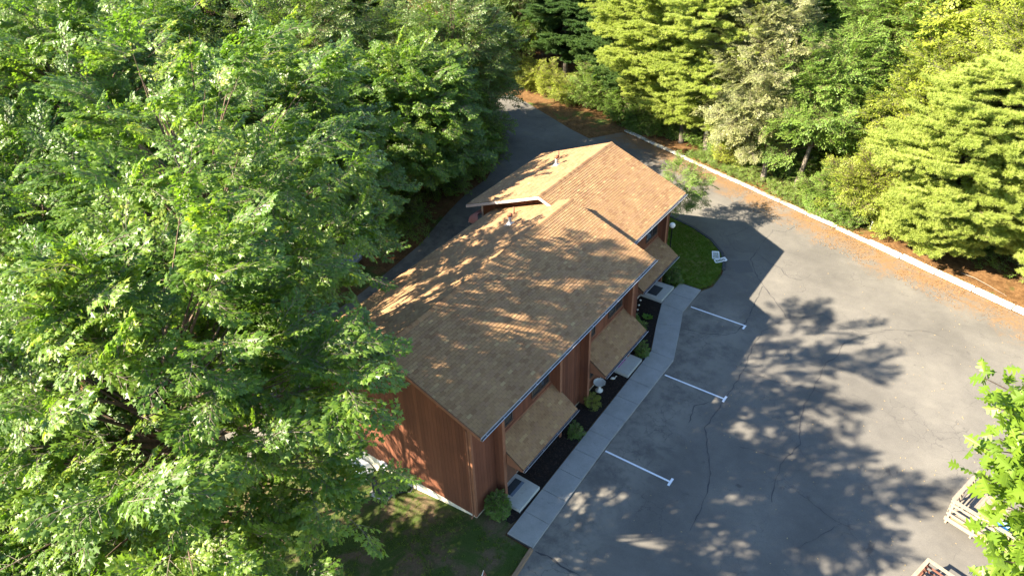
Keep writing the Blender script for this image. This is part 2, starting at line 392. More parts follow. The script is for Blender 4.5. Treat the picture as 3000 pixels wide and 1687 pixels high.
# ------------------------------------------------------------------ terrain
def sm(t): t = max(0., min(1., t)); return t*t*(3-2*t)
def gz(x, y):
    """ground falls away behind the near gable end"""
    fx = max(0., min(1., (-x-.3)/9.0)); fy = 1.0 - sm((y-9)/14)
    back = .0
    return -1.30*fx*fy + back
def sheet(name, outline, mat, dz, step=1.5, parent=None, skip=False):
    """an outline laid on the ground, cut into a grid so that it follows the slope"""
    bm = bmesh.new()
    f = bm.faces.new([bm.verts.new((x, y, 0)) for x, y in outline])
    if f.normal.z < 0: f.normal_flip()
    xs = [p[0] for p in outline]; ys = [p[1] for p in outline]
    for lo, hi, no in ((min(xs), max(xs), (1, 0, 0)), (min(ys), max(ys), (0, 1, 0))):
        if skip: break
        t = math.ceil(lo/step)*step
        while t < hi:
            co = (t, 0, 0) if no[0] else (0, t, 0)
            bmesh.ops.bisect_plane(bm, geom=bm.verts[:]+bm.edges[:]+bm.faces[:], plane_co=co, plane_no=no, dist=1e-5)
            t += step
    bmesh.ops.triangulate(bm, faces=[q for q in bm.faces if len(q.verts) > 4])
    for v in bm.verts: v.co.z = gz(v.co.x, v.co.y) + dz
    bm.normal_update()
    for q in bm.faces:
        if q.normal.z < 0: q.normal_flip()
    me = bpy.data.meshes.new(name); bm.to_mesh(me); bm.free(); me.materials.append(mat)
    return link(name, me, parent)

def ground_mesh():
    xs = np.concatenate([[-400, -200, -110], np.arange(-80, 45, 1.5), [60, 110, 200, 400]])
    ys = np.concatenate([[-200, -100, -60], np.arange(-40, 60, 1.5), [75, 100, 140, 200, 300, 500]])
    V = np.array([(x, y, gz(x, y) - .07 + (.10*math.sin(x*.7)*math.sin(y*.53+1) if (y > 42 or x < -26) else 0)) for y in ys for x in xs])
    nx, ny = len(xs), len(ys)
    F = [(j*nx+i, j*nx+i+1, (j+1)*nx+i+1, (j+1)*nx+i) for j in range(ny-1) for i in range(nx-1)]
    return np_mesh('ground', V, [4]*len(F), np.array(F).ravel(), A['forest'], smooth=True)
tag(link('ground', ground_mesh()), 'brown woodland ground covered in dry pine needles', 'ground', kind='structure')

LOT = [(3.02, -34), (40, -34), (40, 21.8), (18, 29.35), (11.57, 31.55), (2.77, 34.6), (-2.51, 36.4), (-8.33, 38.35), (-14.45, 40.3), (-16.3, 37.6), (-19.0, 38.6),
       (-25.1, 41.4), (-31.3, 44.0), (-45, 50), (-62, 56), (-90, 62), (-90, 46), (-62, 40), (-45, 37.5), (-33, 37.0), (-27.6, 36.2), (-24.7, 35.0), (-21.4, 31.7),
       (-19.4, 26.8), (-19.2, 23.7), (-18.0, 17), (-18.2, 8), (-20.5, -3), (-22, -12), (-14, -12), (-12.4, -2), (-12.2, 14), (-13.2, 23.5), (-9.5, 28.6), (-6, 29.3),
       (-4.1, 28.9), (-2.3, 28.4), (-.6, 27.55), (.75, 26.3), (1.3, 25.2), (1.6, 24.0), (1.65, 22.4), (1.24, 21.6), (1.24, 18.91), (2.67, 14.57), (2.72, 8), (2.96, .07)]
lot = sheet('parking_lot', LOT, A['asphalt'], .0, 1.5)
tag(lot, 'worn grey asphalt parking lot and drive with sealed cracks', 'parking lot', kind='structure')

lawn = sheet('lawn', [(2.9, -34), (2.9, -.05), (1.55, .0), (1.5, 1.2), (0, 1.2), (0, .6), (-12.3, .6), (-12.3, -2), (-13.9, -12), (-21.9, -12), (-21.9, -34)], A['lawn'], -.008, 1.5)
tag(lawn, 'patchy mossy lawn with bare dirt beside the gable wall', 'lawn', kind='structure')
ISL = [(-6, 29.2), (-4.15, 28.75), (-2.38, 28.25), (-.7, 27.4), (.62, 26.2), (1.16, 25.15), (1.46, 24.0), (1.5, 22.4), (1.1, 21.7), (-.22, 21.7), (-.24, 20.95), (-1.73, 20.95), (-1.73, 22.6), (-9, 22.6), (-9.4, 28.4)]
island = sheet('grass_island', ISL, A['island'], .07, 1.0)
tag(island, 'rounded green grass island at the end of the building', 'lawn', kind='structure')
farlot = sheet('far_lawn', [(-90, 38), (-62, 33), (-45, 32), (-36, 34), (-33, 36.8), (-45, 37.3), (-62, 39.8), (-90, 45.8)], A['far_lawn'], .0, 3)
tag(farlot, 'sunlit strip of grass beyond the trees along the far road', 'lawn', kind='structure')
mulch = sheet('mulch_bed', [(0, .6), (1.45, .6), (1.56, 1.0), (1.35, 8), (1.24, 14.5), (.41, 17.0), (-.25, 19.05), (-1.73, 19.05), (-1.73, 15), (0, 15)], A['mulch'], .02, 1.0)
tag(mulch, 'black mulch planting bed between front wall and concrete walk', 'flower bed', kind='structure')
mulch2 = sheet('mulch_bed', [(-1.73, 20.9), (-.3, 20.9), (-.26, 21.5), (-.9, 22.4), (-1.73, 22.5)], A['mulch'], .085, 1.0)
tag(mulch2, 'small dark mulch patch between last stoop and grass island', 'flower bed', kind='structure')

# mulch chips
def chips():
    V = []; F = []
    r = random.Random(3)
    for _ in range(2600):
        y = r.uniform(.8, 18.5); x0 = 0.05 if y < 14.9 else -1.65
        x1 = 1.45 - .013*y if y < 14.5 else 1.2 - (y-14.5)*.33
        x = r.uniform(x0, x1); l = r.uniform(.02, .06); w = l*r.uniform(.25, .6); a = r.uniform(0, 6.3); t = r.uniform(-.02, .03)
        c, s_ = math.cos(a), math.sin(a); z = .03 + r.uniform(0, .02)
        b = len(V)
        V += [(x+c*l-s_*w, y+s_*l+c*w, z+t), (x-c*l-s_*w, y-s_*l+c*w, z-t*.4), (x-c*l+s_*w, y-s_*l-c*w, z-t*.3), (x+c*l+s_*w, y+s_*l-c*w, z+t*.6)]
        F.append((b, b+1, b+2, b+3))
    me = bpy.data.meshes.new('mulch_chips'); me.from_pydata(V, [], F); me.materials.append(mat_simple('mulch_chip', (.012, .009, .007), (.065, .045, .034), 14, .95, 0, .1))
    tag(link('mulch_chips', me, mulch), kind='stuff')
chips()

# crack sealing, patches, lines
CR = [[(-.28, 28.2), (.49, 29.36), (.99, 31.05)],
 [(.37, 28.12), (.9, 27.5), (1.42, 27.19), (2.48, 27.7), (2.43, 29.43), (2.43, 31.1), (3.2, 31.25), (3.6, 32.5)],
 [(2.48, 27.7), (3.79, 26.86), (4.48, 26.71), (5.3, 25.94), (6.07, 26.15)],
 [(2.48, 27.7), (2.51, 26.65), (3.29, 25.36), (4.19, 24.24), (5.21, 23.28), (6.59, 21.75)],
 [(1.74, 17.52), (2.93, 17.7), (4.03, 18.18), (4.56, 18.76), (4.7, 20.04), (4.51, 21.92), (4.23, 24.13)],
 [(6.59, 21.75), (8.28, 23.26), (9.18, 22.77), (10.55, 22.73), (12.15, 24.09), (13.77, 24.93), (14.69, 24.73)],
 [(6.57, 21.72), (5.83, 19.77), (5.85, 18.37), (6.02, 16.94), (6.2, 15.94), (7.92, 16.01), (9.74, 16.51), (11.19, 16.46), (12.47, 16.49)],
 [(11.73, 23.71), (10.66, 22.3), (10.02, 21.29), (10.05, 19.76), (9.68, 18.96), (9.76, 17.39), (9.78, 16.37), (9.78, 14.87), (10.12, 13.37), (10.45, 12.25), (10.14, 10.76), (10.24, 9.21), (10.54, 8.14)],
 [(10.1, 10.88), (9.05, 10.75), (8.03, 10.5)],
 [(6.2, 15.94), (6.23, 12.53), (6.19, 10.77), (6.98, 9.37), (7.7, 7.92), (8.03, 6.33), (8.13, 4.71)],
 [(10.62, 9.6), (11.87, 9.16), (13.16, 8.68), (13.96, 8.63)], [(13.25, 8.38), (12.69, 7.09), (12.16, 6.29)],
 [(3.1, .02), (3.7, .16), (4.4, .02), (5.4, .08)], [(-24.5, 38.5), (-22.3, 39.3), (-20.6, 40.3)], [(5.4, 10.6), (5.1, 11.9), (5.6, 12.6)]]
for k, pl in enumerate(CR):
    r = random.Random(k); pts = []
    for a, b in zip(pl[:-1], pl[1:]):
        n = max(2, int(math.dist(a, b)/.25))
        for i in range(n):
            t = i/n; pts.append((a[0]+(b[0]-a[0])*t+r.uniform(-.05, .05), a[1]+(b[1]-a[1])*t+r.uniform(-.05, .05)))
    pts.append(pl[-1])
    w0 = .10 if k == 12 else (.034 if k in (0, 1, 2, 5, 6, 8, 10, 11) else .055)
    V = []; F = []
    for i, p in enumerate(pts):
        q = pts[min(i+1, len(pts)-1)]; o_ = pts[max(i-1, 0)]
        d = Vector((q[0]-o_[0], q[1]-o_[1])).normalized(); n = Vector((-d.y, d.x)); w = w0*r.uniform(.25, 1.25)*(.5 if i in (0, len(pts)-1) else 1)
        V += [(p[0]+n.x*w/2, p[1]+n.y*w/2, .005 + k*.0006), (p[0]-n.x*w/2, p[1]-n.y*w/2, .005 + k*.0006)]
        if i: F.append((2*i-2, 2*i-1, 2*i+1, 2*i))
    me = bpy.data.meshes.new('crack_seal'); me.from_pydata(V, [], F); me.materials.append(A['seal']); link('crack_seal', me, lot)
sheet('asphalt_patch', [(1.34, 25.75), (2.42, 26.5), (3.2, 25.36), (2.34, 24.68)], A['patch'], .0035, 2, lot, True)
for y, x0, x1, t in ((6.67, 2.80, 6.20, 1), (13.25, 2.78, 6.14, 1), (19.72, 1.38, 4.75, -1)):
    ln = empty('parking_line', (0, 0, 0)); ln.parent = lot
    MB().add([(x0, y-.05, .0145), (x1, y-.05, .0145), (x1, y+.05, .0145), (x0, y+.05, .0145)], [(0, 1, 2, 3)]).build('stripe', A['line'], ln)
    a, b_ = (-.25, .25) if t == 1 else (-.36, .05)
    MB().add([(x1+.002, y+a, .0145), (x1+.12, y+a, .0145), (x1+.12, y+b_, .0145), (x1+.002, y+b_, .0145)], [(0, 1, 2, 3)]).build('stripe_end', A['line'], ln)
# small pale leaves blown over the lot
V = []; F = []
r = random.Random(8)
for _ in range(300):
    x = r.uniform(3.2, 22); y = r.uniform(2, 30)
    if r.random() < .5: x = 16 + r.gauss(0, 3); y = r.uniform(6, 28)
    if .3262*x + .9453*y > 33 or x < 3.2: continue
    s_ = r.uniform(.02, .05); a = r.uniform(0, 6.3); b = len(V)
    for q in range(4): V.append((x+math.cos(a+q*1.571)*s_*(1, .5)[q % 2], y+math.sin(a+q*1.571)*s_*(1, .5)[q % 2], .02+r.uniform(-.004, .012)))
    F.append((b, b+1, b+2, b+3))
me = bpy.data.meshes.new('fallen_leaves'); me.from_pydata(V, [], F); me.materials.append(A['litter'])
tag(link('fallen_leaves', me, lot), kind='stuff')

# ------------------------------------------------------------------ concrete walk (slabs), stoops, kerbs
walk = empty('walk'); tag(walk, 'grey concrete walk of jointed slabs along the building front', 'walk', kind='structure')
def xo(y): return 2.96 - .26*min(1, (y-.07)/7.0) if y < 7 else 2.70 - .03*(y-7)/7.57
def xi(y): return 1.62 - .34*(y-.07)/14.5
ys = [.07] + [13.31 - 1.478*k for k in range(8, -1, -1)] + [14.585]
cuts = [((xi(y), y), (xo(y), y)) for y in ys] + [((.41, 17.01), (1.70, 17.55)), ((-.235, 19.04), (1.22, 18.93)), ((-.24, 20.3), (1.21, 20.3)), ((-.23, 21.6), (1.2, 21.62))]
cuts[10] = ((1.28, 14.59), (2.67, 14.57))
g = .009
for k, (a, b) in enumerate(zip(cuts[:-1], cuts[1:])):
    d0 = Vector((b[0][0]-a[0][0], b[0][1]-a[0][1])).normalized()*g; d1 = Vector((b[1][0]-a[1][0], b[1][1]-a[1][1])).normalized()*g
    out = [(a[0][0]+d0.x, a[0][1]+d0.y), (a[1][0]+d1.x, a[1][1]+d1.y), (b[1][0]-d1.x, b[1][1]-d1.y), (b[0][0]-d0.x, b[0][1]-d0.y)]
    dz = random.uniform(-.006, .006)
    MB().prism(out, -.1, .085+dz).build('slab', A['walk'], walk, bevel=.012)
MB().prism([(a[0]+.03, a[1]) for a, _ in cuts] + [(b[0]-.03, b[1]) for _, b in reversed(cuts)], -.11, .05).build('joint_bed', A['rim'], walk)

def stoop(pts, label):
    MBo = MB().prism(pts, 0, .20).build('stoop', A['stoop'], bevel=.015)
    tag(MBo, label, 'step', 'entrance stoops')
stoop([(.02, 1.36), (1.44, 1.30), (1.44, 2.93), (.02, 2.98)], 'concrete stoop with blue edged doormat beside round clipped bush')
stoop([(.02, 11.95), (1.235, 11.9), (1.235, 13.55), (.02, 13.6)], 'concrete stoop with pink flowered doormat')
stoop([(-1.71, 19.08), (-.28, 19.08), (-.28, 20.86), (-1.71, 20.86)], 'concrete stoop with plain dark doormat next to the grass island')
def doormat(x0, x1, y0, y1, mat, label):
    e = empty('doormat', ((x0+x1)/2, (y0+y1)/2, .20)); tag(e, label, 'doormat'); hx, hy = (x1-x0)/2, (y1-y0)/2
    MB().box(-hx, hx, -hy, hy, .002, .016).build('pad', mat, e); return e, hx, hy
e, hx, hy = doormat(.22, .72, 1.75, 2.72, A['mat_dark'], 'dark doormat with blue grey border on first stoop')
MB().box(hx-.14, hx+.004, -hy-.004, hy+.004, .004, .021).build('border', A['mat_edge'], e)
e, hx, hy = doormat(.12, .50, 12.2, 13.05, A['mat_pink'], 'pink doormat with magenta flowers on middle stoop')
for i, (fx, fy) in enumerate(((.08, -.3), (-.08, -.1), (.09, .08), (-.05, .28), (.1, .33))):
    m_ = MB(); P = []
    for q in range(20):
        t = q/20*6.283; rr = .085*(.72+.28*abs(math.cos(2.5*t))); P.append((fx+rr*math.cos(t), fy+rr*math.sin(t), .0185))
    m_.add(P, [tuple(range(20))]).build('flower_print', A['flower'], e)
doormat(-1.40, -.78, 19.35, 20.35, A['mat_dark'], 'plain charcoal doormat on stoop next to the grass island')

# asphalt rim of island
rim = [(-6, 29.25), (-4.1, 28.83), (-2.33, 28.33), (-.64, 27.48), (.70, 26.25), (1.24, 25.18), (1.5, 24.5)]
m_ = MB()
for i, (a, b) in enumerate(zip(rim[:-1], rim[1:])):
    m_.beam((a[0], a[1], .06), (b[0], b[1], .06), .20, .17)
tag(m_.build('kerb', A['rim'], bevel=.03), 'black asphalt kerb curving round the grass island', 'kerb', kind='structure')

# long white kerb of butted blocks
KA, KB = Vector((-14.45, 40.55, 0)), Vector((22.5, 27.95, 0))
kerb = empty('white_kerb'); tag(kerb, 'long white painted kerb between the lot and the woods', 'kerb', kind='structure')
KL = (KB-KA).length; kd = (KB-KA)/KL; kn = Vector((-kd.y, kd.x, 0))
t = 0; k = 0
while t < KL - .5:
    ln = 2.4
    wob = random.uniform(-.05, .05)
    old = t < 22
    w = .30 if old else .42; h = .16 if old else .21
    a = KA + kd*(t+.028) + kn*(w/2+wob); b = KA + kd*(min(t+ln, KL)-.028) + kn*(w/2+wob+random.uniform(-.05, .05))
    MB().beam(a+Vector((0, 0, h/2-.02)), b+Vector((0, 0, h/2-.02+random.uniform(-.015, .015))), w, h).build('kerb_block', A['oldkerb' if t < 17 else 'kerb'], kerb, bevel=.03)
    t += ln; k += 1
V = []; F = []
r = random.Random(14)
for _ in range(9000):
    t = r.uniform(0, KL); dd = r.gauss(.1, .45) if r.random() < .6 else r.uniform(-2.6, .3)
    if math.sin(t*.9)+math.sin(t*2.3+1)+r.gauss(0, .9) < -.2: continue
    p = KA + kd*t + kn*dd; zz = .02 if dd < -.02 or dd > .5 else .20
    a = r.uniform(0, 3.14); l = r.uniform(.05, .11); w = .008; c_, s_ = math.cos(a), math.sin(a); b = len(V)
    V += [(p.x+c_*l-s_*w, p.y+s_*l+c_*w, zz), (p.x-c_*l-s_*w, p.y-s_*l+c_*w, zz+.006), (p.x-c_*l+s_*w, p.y-s_*l-c_*w, zz+.012), (p.x+c_*l+s_*w, p.y+s_*l-c_*w, zz+.004)]
    F.append((b, b+1, b+2, b+3))
me = bpy.data.meshes.new('needle_litter'); me.from_pydata(V, [], F); me.materials.append(A['needles'])
tag(link('needle_litter', me, kerb), kind='stuff')
# timber edging at the lawn
tim = MB().beam((2.95, 0.0, .05), (3.12, -1.9, .05), .16, .2).build('timber_edging', A['timber'], bevel=.012); tag(tim, 'weathered timber edging between lawn and asphalt', 'edging')
tim = MB().beam((3.13, -1.94, .05), (3.32, -4.3, .05), .16, .2).build('timber_edging', A['timber'], bevel=.012); tag(tim, 'second timber edging butted end to end along the lawn', 'edging')

# ------------------------------------------------------------------ the building
EAVE, OVER, HE, HR, WD, STEP = .79, .25, 5.80, 7.874, 8.88, 1.727
Y1, Y2, YB = 15.15, 22.67, 14.42            # far edge of near roof, far edge of back roof, near edge of back roof
XR = -WD/2
SLOPE = (HR-HE)/(EAVE-XR)
house = empty('townhouse_building', (0, 0, 0))
tag(house, 'red brown wood sided townhouse row with stepped brown shingle roofs', 'building')

def tab_mesh(tint, w, ln, name='shingle'):
    """one shingle tab: u along the course, v up the slope, n off the roof"""
    V = [(0, 0, .024), (w, 0, .024), (w, ln, .004), (0, ln, .004), (0, 0, -.004), (w, 0, -.004), (w, ln, -.004), (0, ln, -.004)]
    F = [(0, 1, 2, 3), (4, 5, 1, 0), (5, 6, 2, 1), (7, 4, 0, 3)]
    me = bpy.data.meshes.new(name); me.from_pydata(V, [], F); me.materials.append(A['shingle'])
    at = me.attributes.new('tint', 'FLOAT', 'FACE'); at.data.foreach_set('value', [tint, 0, 0, 0]); me.update()
    return me
TABW, EXPO = .290, .146
TABS = [tab_mesh(t, TABW-.006, EXPO+.02) for t in (.05, .18, .30, .42, .52, .62, .75, .9)]
def slope_roof(name, p_eave, p_ridge, y0, y1, parent, single=None, seed=0, deck=.10, umin=None):
    """p_eave, p_ridge = (x, z); a roof plane running along y with every tab built"""
    part = empty(name); part.parent = parent
    E_ = Vector((p_eave[0], 0, p_eave[1])); R_ = Vector((p_ridge[0], 0, p_ridge[1]))
    v = (R_-E_); SL = v.length; v.normalize(); right = p_eave[0] > p_ridge[0]
    u = Vector((0, 1, 0)) if right else Vector((0, -1, 0)); n = u.cross(v)
    org = Vector((E_.x, y0 if right else y1, E_.z)); Ltot = y1-y0
    d = MB(); a = [org, org+u*Ltot, org+u*Ltot+v*SL, org+v*SL]
    d.add([p - n*.012 for p in a] + [p - n*deck for p in a], [(0, 1, 2, 3), (7, 6, 5, 4), (0, 4, 5, 1), (1, 5, 6, 2), (2, 6, 7, 3), (3, 7, 4, 0)])
    d.build('roof_deck', A['underlay'], part)
    rr = np.random.default_rng(seed+100)
    nc = int(SL/EXPO); V = []; tint = []; n_single = 0
    B = Matrix((u, v, n)).transposed().to_4x4()
    for i in range(nc+1):
        v0 = i*EXPO; v1 = min(v0+EXPO+.02, SL)
        if v1 - v0 < .03: continue
        off = (-.5 if i % 2 else 0)*TABW + rr.uniform(-.006, .006)
        k = 0
        while True:
            u0 = off + k*TABW; u1 = u0 + TABW-.006; k += 1
            if u0 >= Ltot: break
            u0c, u1c = max(u0, 0), min(u1, Ltot)
            if u1c-u0c < .03: continue
            tv = float(np.clip(rr.normal(.48, .17), .18, 1))
            full = u0 >= 0 and u1 <= Ltot and v1-v0 > EXPO
            if single and full and single(i, u0, n_single):
                o = link('shingle', TABS[min(7, int(tv*8))], part)
                T = B.copy(); T.translation = org + u*u0 + v*v0 + n*rr.uniform(0, .002); o.matrix_local = T
                n_single += 1; continue
            j0 = rr.uniform(-.003, .003); l0 = rr.uniform(.021, .027)
            for uu, vv, hh in ((u0c, v0+j0, l0), (u1c, v0+j0, l0), (u1c, v1, .004), (u0c, v1, .004), (u0c, v0+j0, -.004), (u1c, v0+j0, -.004), (u1c, v1, -.004), (u0c, v1, -.004)):
                V.append(org + u*uu + v*vv + n*hh)
            tint.append(tv)
    nt_ = len(tint); base = np.array([0, 1, 2, 3, 4, 5, 1, 0, 5, 6, 2, 1, 7, 4, 0, 3])
    idx = (np.arange(nt_)[:, None]*8 + base[None]).ravel()
    me = np_mesh('shingle_courses', np.array([tuple(p) for p in V]), np.full(nt_*4, 4), idx, A['shingle'], [('tint', 'FLOAT', 'FACE', (np.array(tint, np.float32)[:, None]*np.array([1, 0, 0, 0], np.float32)[None]).ravel())])
    tag(link('shingle_courses', me, part), kind='stuff')
    return part, org, u, v, n, SL, Ltot

def ridge_caps(part, x, z, y0, y1, seed=0):
    r = random.Random(seed); y = y0; meshes = []
    for q in range(6):
        V = []; F = []; n = 9; w = .17
        for t, (yy, lift) in enumerate(((0, .016), (.30, .004))):
            for k in range(n):
                s_ = -1 + 2*k/(n-1)
                V.append((s_*w, yy, -abs(s_)*w*SLOPE*.95 + .035*(1-s_*s_) + lift))
        for k in range(n-1): F.append((k, k+1, n+k+1, n+k))
        b = len(V); V += [(p[0], p[1], p[2]-.014) for p in V[:n]]
        for k in range(n-1): F.append((b+k, b+k+1, k+1, k))
        me = bpy.data.meshes.new('ridge_cap'); me.from_pydata(V, [], F); me.materials.append(A['shingle'])
        at = me.attributes.new('tint', 'FLOAT', 'FACE'); at.data.foreach_set('value', [r.uniform(.1, .6)]*len(F)); me.update(); meshes.append(me)
    while y < y1-.1:
        o = link('ridge_cap', r.choice(meshes), part); o.location = (x, y, z+.004); y += .21
    return part

# near roof
near_front, *_ = slope_roof('front_roof_slope', (EAVE, HE), (XR, HR), -OVER, Y1, house, lambda i, u0, n: i < 13 and u0 < 6.6 and n < 290, 1)
slope_roof('rear_roof_slope', (-WD-EAVE, HE), (XR, HR), -OVER, Y1, house, None, 2)
ridge_caps(near_front, XR, HR, -OVER, Y1-.02, 1)
# back roof, stepped to the rear
XS = -STEP
back_front, *_ = slope_roof('back_unit_front_roof_slope', (EAVE+XS, HE), (XR+XS, HR), YB, Y2, house, None, 3)
slope_roof('back_unit_rear_roof_slope', (-WD-EAVE+XS, HE), (XR+XS, HR), YB, Y2, house, None, 4)
ridge_caps(back_front, XR+XS, HR, YB, Y2-.02, 2)

def rake_boards(part, xs, y, mat, both=True, t=.03, d=.17):
    """fascia boards down both slopes at a gable end"""
    for sgn in (1, -1):
        xe = (EAVE if sgn > 0 else -WD-EAVE) + xs; xr = XR + xs
        m_ = MB(); P = [(xe, HE-.01), (xr, HR-.01), (xr, HR-.01-d), (xe, HE-.01-d)]
        if sgn < 0: P = P[::-1]
        V = [(x, y-t, z) for x, z in P] + [(x, y, z) for x, z in P]
        m_.add(V, [(0, 1, 2, 3), (7, 6, 5, 4), (0, 4, 5, 1), (1, 5, 6, 2), (2, 6, 7, 3), (3, 7, 4, 0)])
        m_.build('rake_board', mat, part)
rake_boards(near_front, 0, -OVER-.002, A['trim'])
rake_boards(back_front, XS, YB-.002, A['fascia'])
rake_boards(back_front, XS, Y2+.032, A['trim'])
rake_boards(near_front, 0, Y1+.032, A['trim'], d=.12)
def drip(part, xs, y0, y1):
    MB().box(EAVE+xs-.02, EAVE+xs+.006, y0, y1, HE-.17, HE-.012).build('fascia_board', A['fascia'], part)
def gutter(part, x, z, y0, y1, w=.11, h=.10, mat=None):
    """open channel with leaf litter inside"""
    t = .008; mat = mat or A['gutter']
    prof = [(0, h*.8), (0, 0), (w*.8, 0), (w, h), (w+.018, h), (w+.018, h-t), (w-t, h-t*1.5), (w*.8-t, t), (t, t), (t, h*.8)]
    n = len(prof); V = [(x+a, y0, z+b) for a, b in prof] + [(x+a, y1, z+b) for a, b in prof]
    F = [(i, (i+1) % n, n+(i+1) % n, n+i) for i in range(n)] + [tuple(range(n-1, -1, -1)), tuple(range(n, 2*n))]
    gt = MB().add(V, F).build('gutter', mat, part)
    MB().box(x+t+.004, x+w*.78, y0+.01, y1-.01, z+t, z+h*.45).build('gutter_litter', A['gutter_inside'], gt)
    y = y0+.3
    while y < y1: 
        MB().beam((x, y, z+h-.004), (x+w+.01, y, z+h-.004), .02, .006).build('gutter_strap', mat, gt); y += 1.2
drip(near_front, 0, -OVER, Y1); gutter(near_front, EAVE+.008, HE-.135, -OVER-.02, Y1+.02)
drip(back_front, XS, YB, Y2); gutter(back_front, EAVE+XS+.008, HE-.135, Y1+.05, Y2+.02)
rs = empty('rear_eave'); rs.parent = house
MB().box(-WD-EAVE-.006, -WD-EAVE+.02, -OVER, YB, HE-.17, HE-.012).build('fascia_board', A['fascia'], rs)
MB().box(-WD-EAVE+XS-.006, -WD-EAVE+XS+.02, YB, Y2, HE-.17, HE-.012).build('fascia_board', A['fascia'], rs)

# walls: solid core, then each siding board
def zroof(x, xs=0): return HR - SLOPE*abs(x - (XR+xs)) - .12
def wall_core(xs, y0, y1):
    P = [(xs-WD, .15), (xs, .15), (xs, zroof(xs, xs)), (xs+XR, HR-.13), (xs-WD, zroof(xs-WD, xs))]
    V = [(x, y0, z) for x, z in P] + [(x, y1, z) for x, z in P]; n = 5
    MB().add(V, [tuple(range(n)), tuple(range(2*n-1, n-1, -1))] + [(i, n+i, n+(i+1) % n, (i+1) % n) for i in range(n)]).build('wall_core', A['groove'], house)
wall_core(0, .012, 14.94); wall_core(XS, 14.96, 22.40)
def gable_boards(part, xs, y, x0, x1, zlo=None, w=.203, gap=.009, out=-.020):
    x = x0
    while x < x1-.02:
        a, b = x, min(x+w-gap, x1)
        z0 = zlo if zlo is not None else .15
        segs = [(a, b)] if not (a < XR+xs < b) else [(a, XR+xs), (XR+xs, b)]
        top = [(a, zroof(a, xs))] + ([(XR+xs, zroof(XR+xs, xs))] if len(segs) == 2 else []) + [(b, zroof(b, xs))]
        P = [(a, z0), (b, z0)] + top[::-1]; n = len(P)
        if min(p[1] for p in top) > z0+.03:
            V = [(q[0], y+out, q[1]) for q in P] + [(q[0], y+.004, q[1]) for q in P]
            MB().add(V, [tuple(range(n)), tuple(range(2*n-1, n-1, -1))] + [(i, n+i, n+(i+1) % n, (i+1) % n) for i in range(n)]).build('siding_board', A['siding'], part)
        x += w
gw = empty('gable_wall'); gw.parent = house
gable_boards(gw, 0, .012, -WD, -.10)
bw = empty('back_unit_gable_wall'); bw.parent = house
gable_boards(bw, XS, 14.96, XS-WD+8*.203, XS, 4.9)
gable_boards(bw, XS, 14.96, XS-WD, XS-WD+8*.203, .15)
MB().box(XS-WD-.03, XS-WD+.09, 14.905, 14.93, .15, zroof(XS-WD, XS)-.02).build('corner_board', A['fascia'], bw)
fw = empty('front_wall'); fw.parent = house
def front_boards(part, x, y0, y1, w=.203, gap=.009, z1=None):
    m0 = MB().box(0, .020, 0, w-gap, .15, z1 or 5.58).mesh('siding_board', A['siding']); y = y0
    while y+w <= y1+.001:
        link('siding_board', m0, part, (x, y, 0)); y += w
    if y1-y > .04: MB().box(x, x+.020, y, y1, .15, z1 or 5.58).build('siding_board', A['siding'], part)
front_boards(fw, 0, .10, 14.94); front_boards(fw, XS, 14.96, 22.40)
rw = empty('rear_wall'); rw.parent = house
MB().box(-WD-.02, -WD, .012, 14.94, .15, 5.5).build('rear_siding', A['siding'], rw)
MB().box(XS-WD-.02, XS-WD-.002, 14.97, 22.4, .15, 5.5).build('rear_siding', A['siding'], rw)
MB().box(XS-WD, XS, 22.402, 22.42, .15, 5.5).build('end_siding', A['siding'], rw)
# corner boards and a downspout stub
cb = MB(); cb.box(-.10, .028, -.032, -.010, .12, 5.60); cb.box(.004, .028, -.012, .10, .12, 5.60); cb.build('corner_board', A['trim'], gw)
MB().tube([(-.14, -.055, 5.52), (-.14, -.06, 5.3), (-.14, -.06, .2), (-.14, -.2, .08)], [.032]*4, 8).build('downspout', A['trim'], gw)
MB().box(-WD-.01, -WD+.09, -.032, -.010, .12, 5.5).build('corner_board', A['trim'], gw)
# foundation follows the falling ground
fd = MB().box(-WD+.02, -.02, .03, 14.9, -2.2, .148); fd.build('foundation', A['foundation'], house)
MB().box(XS-WD+.02, XS-.02, 14.97, 22.36, -2.0, .146).build('foundation', A['foundation'], house)

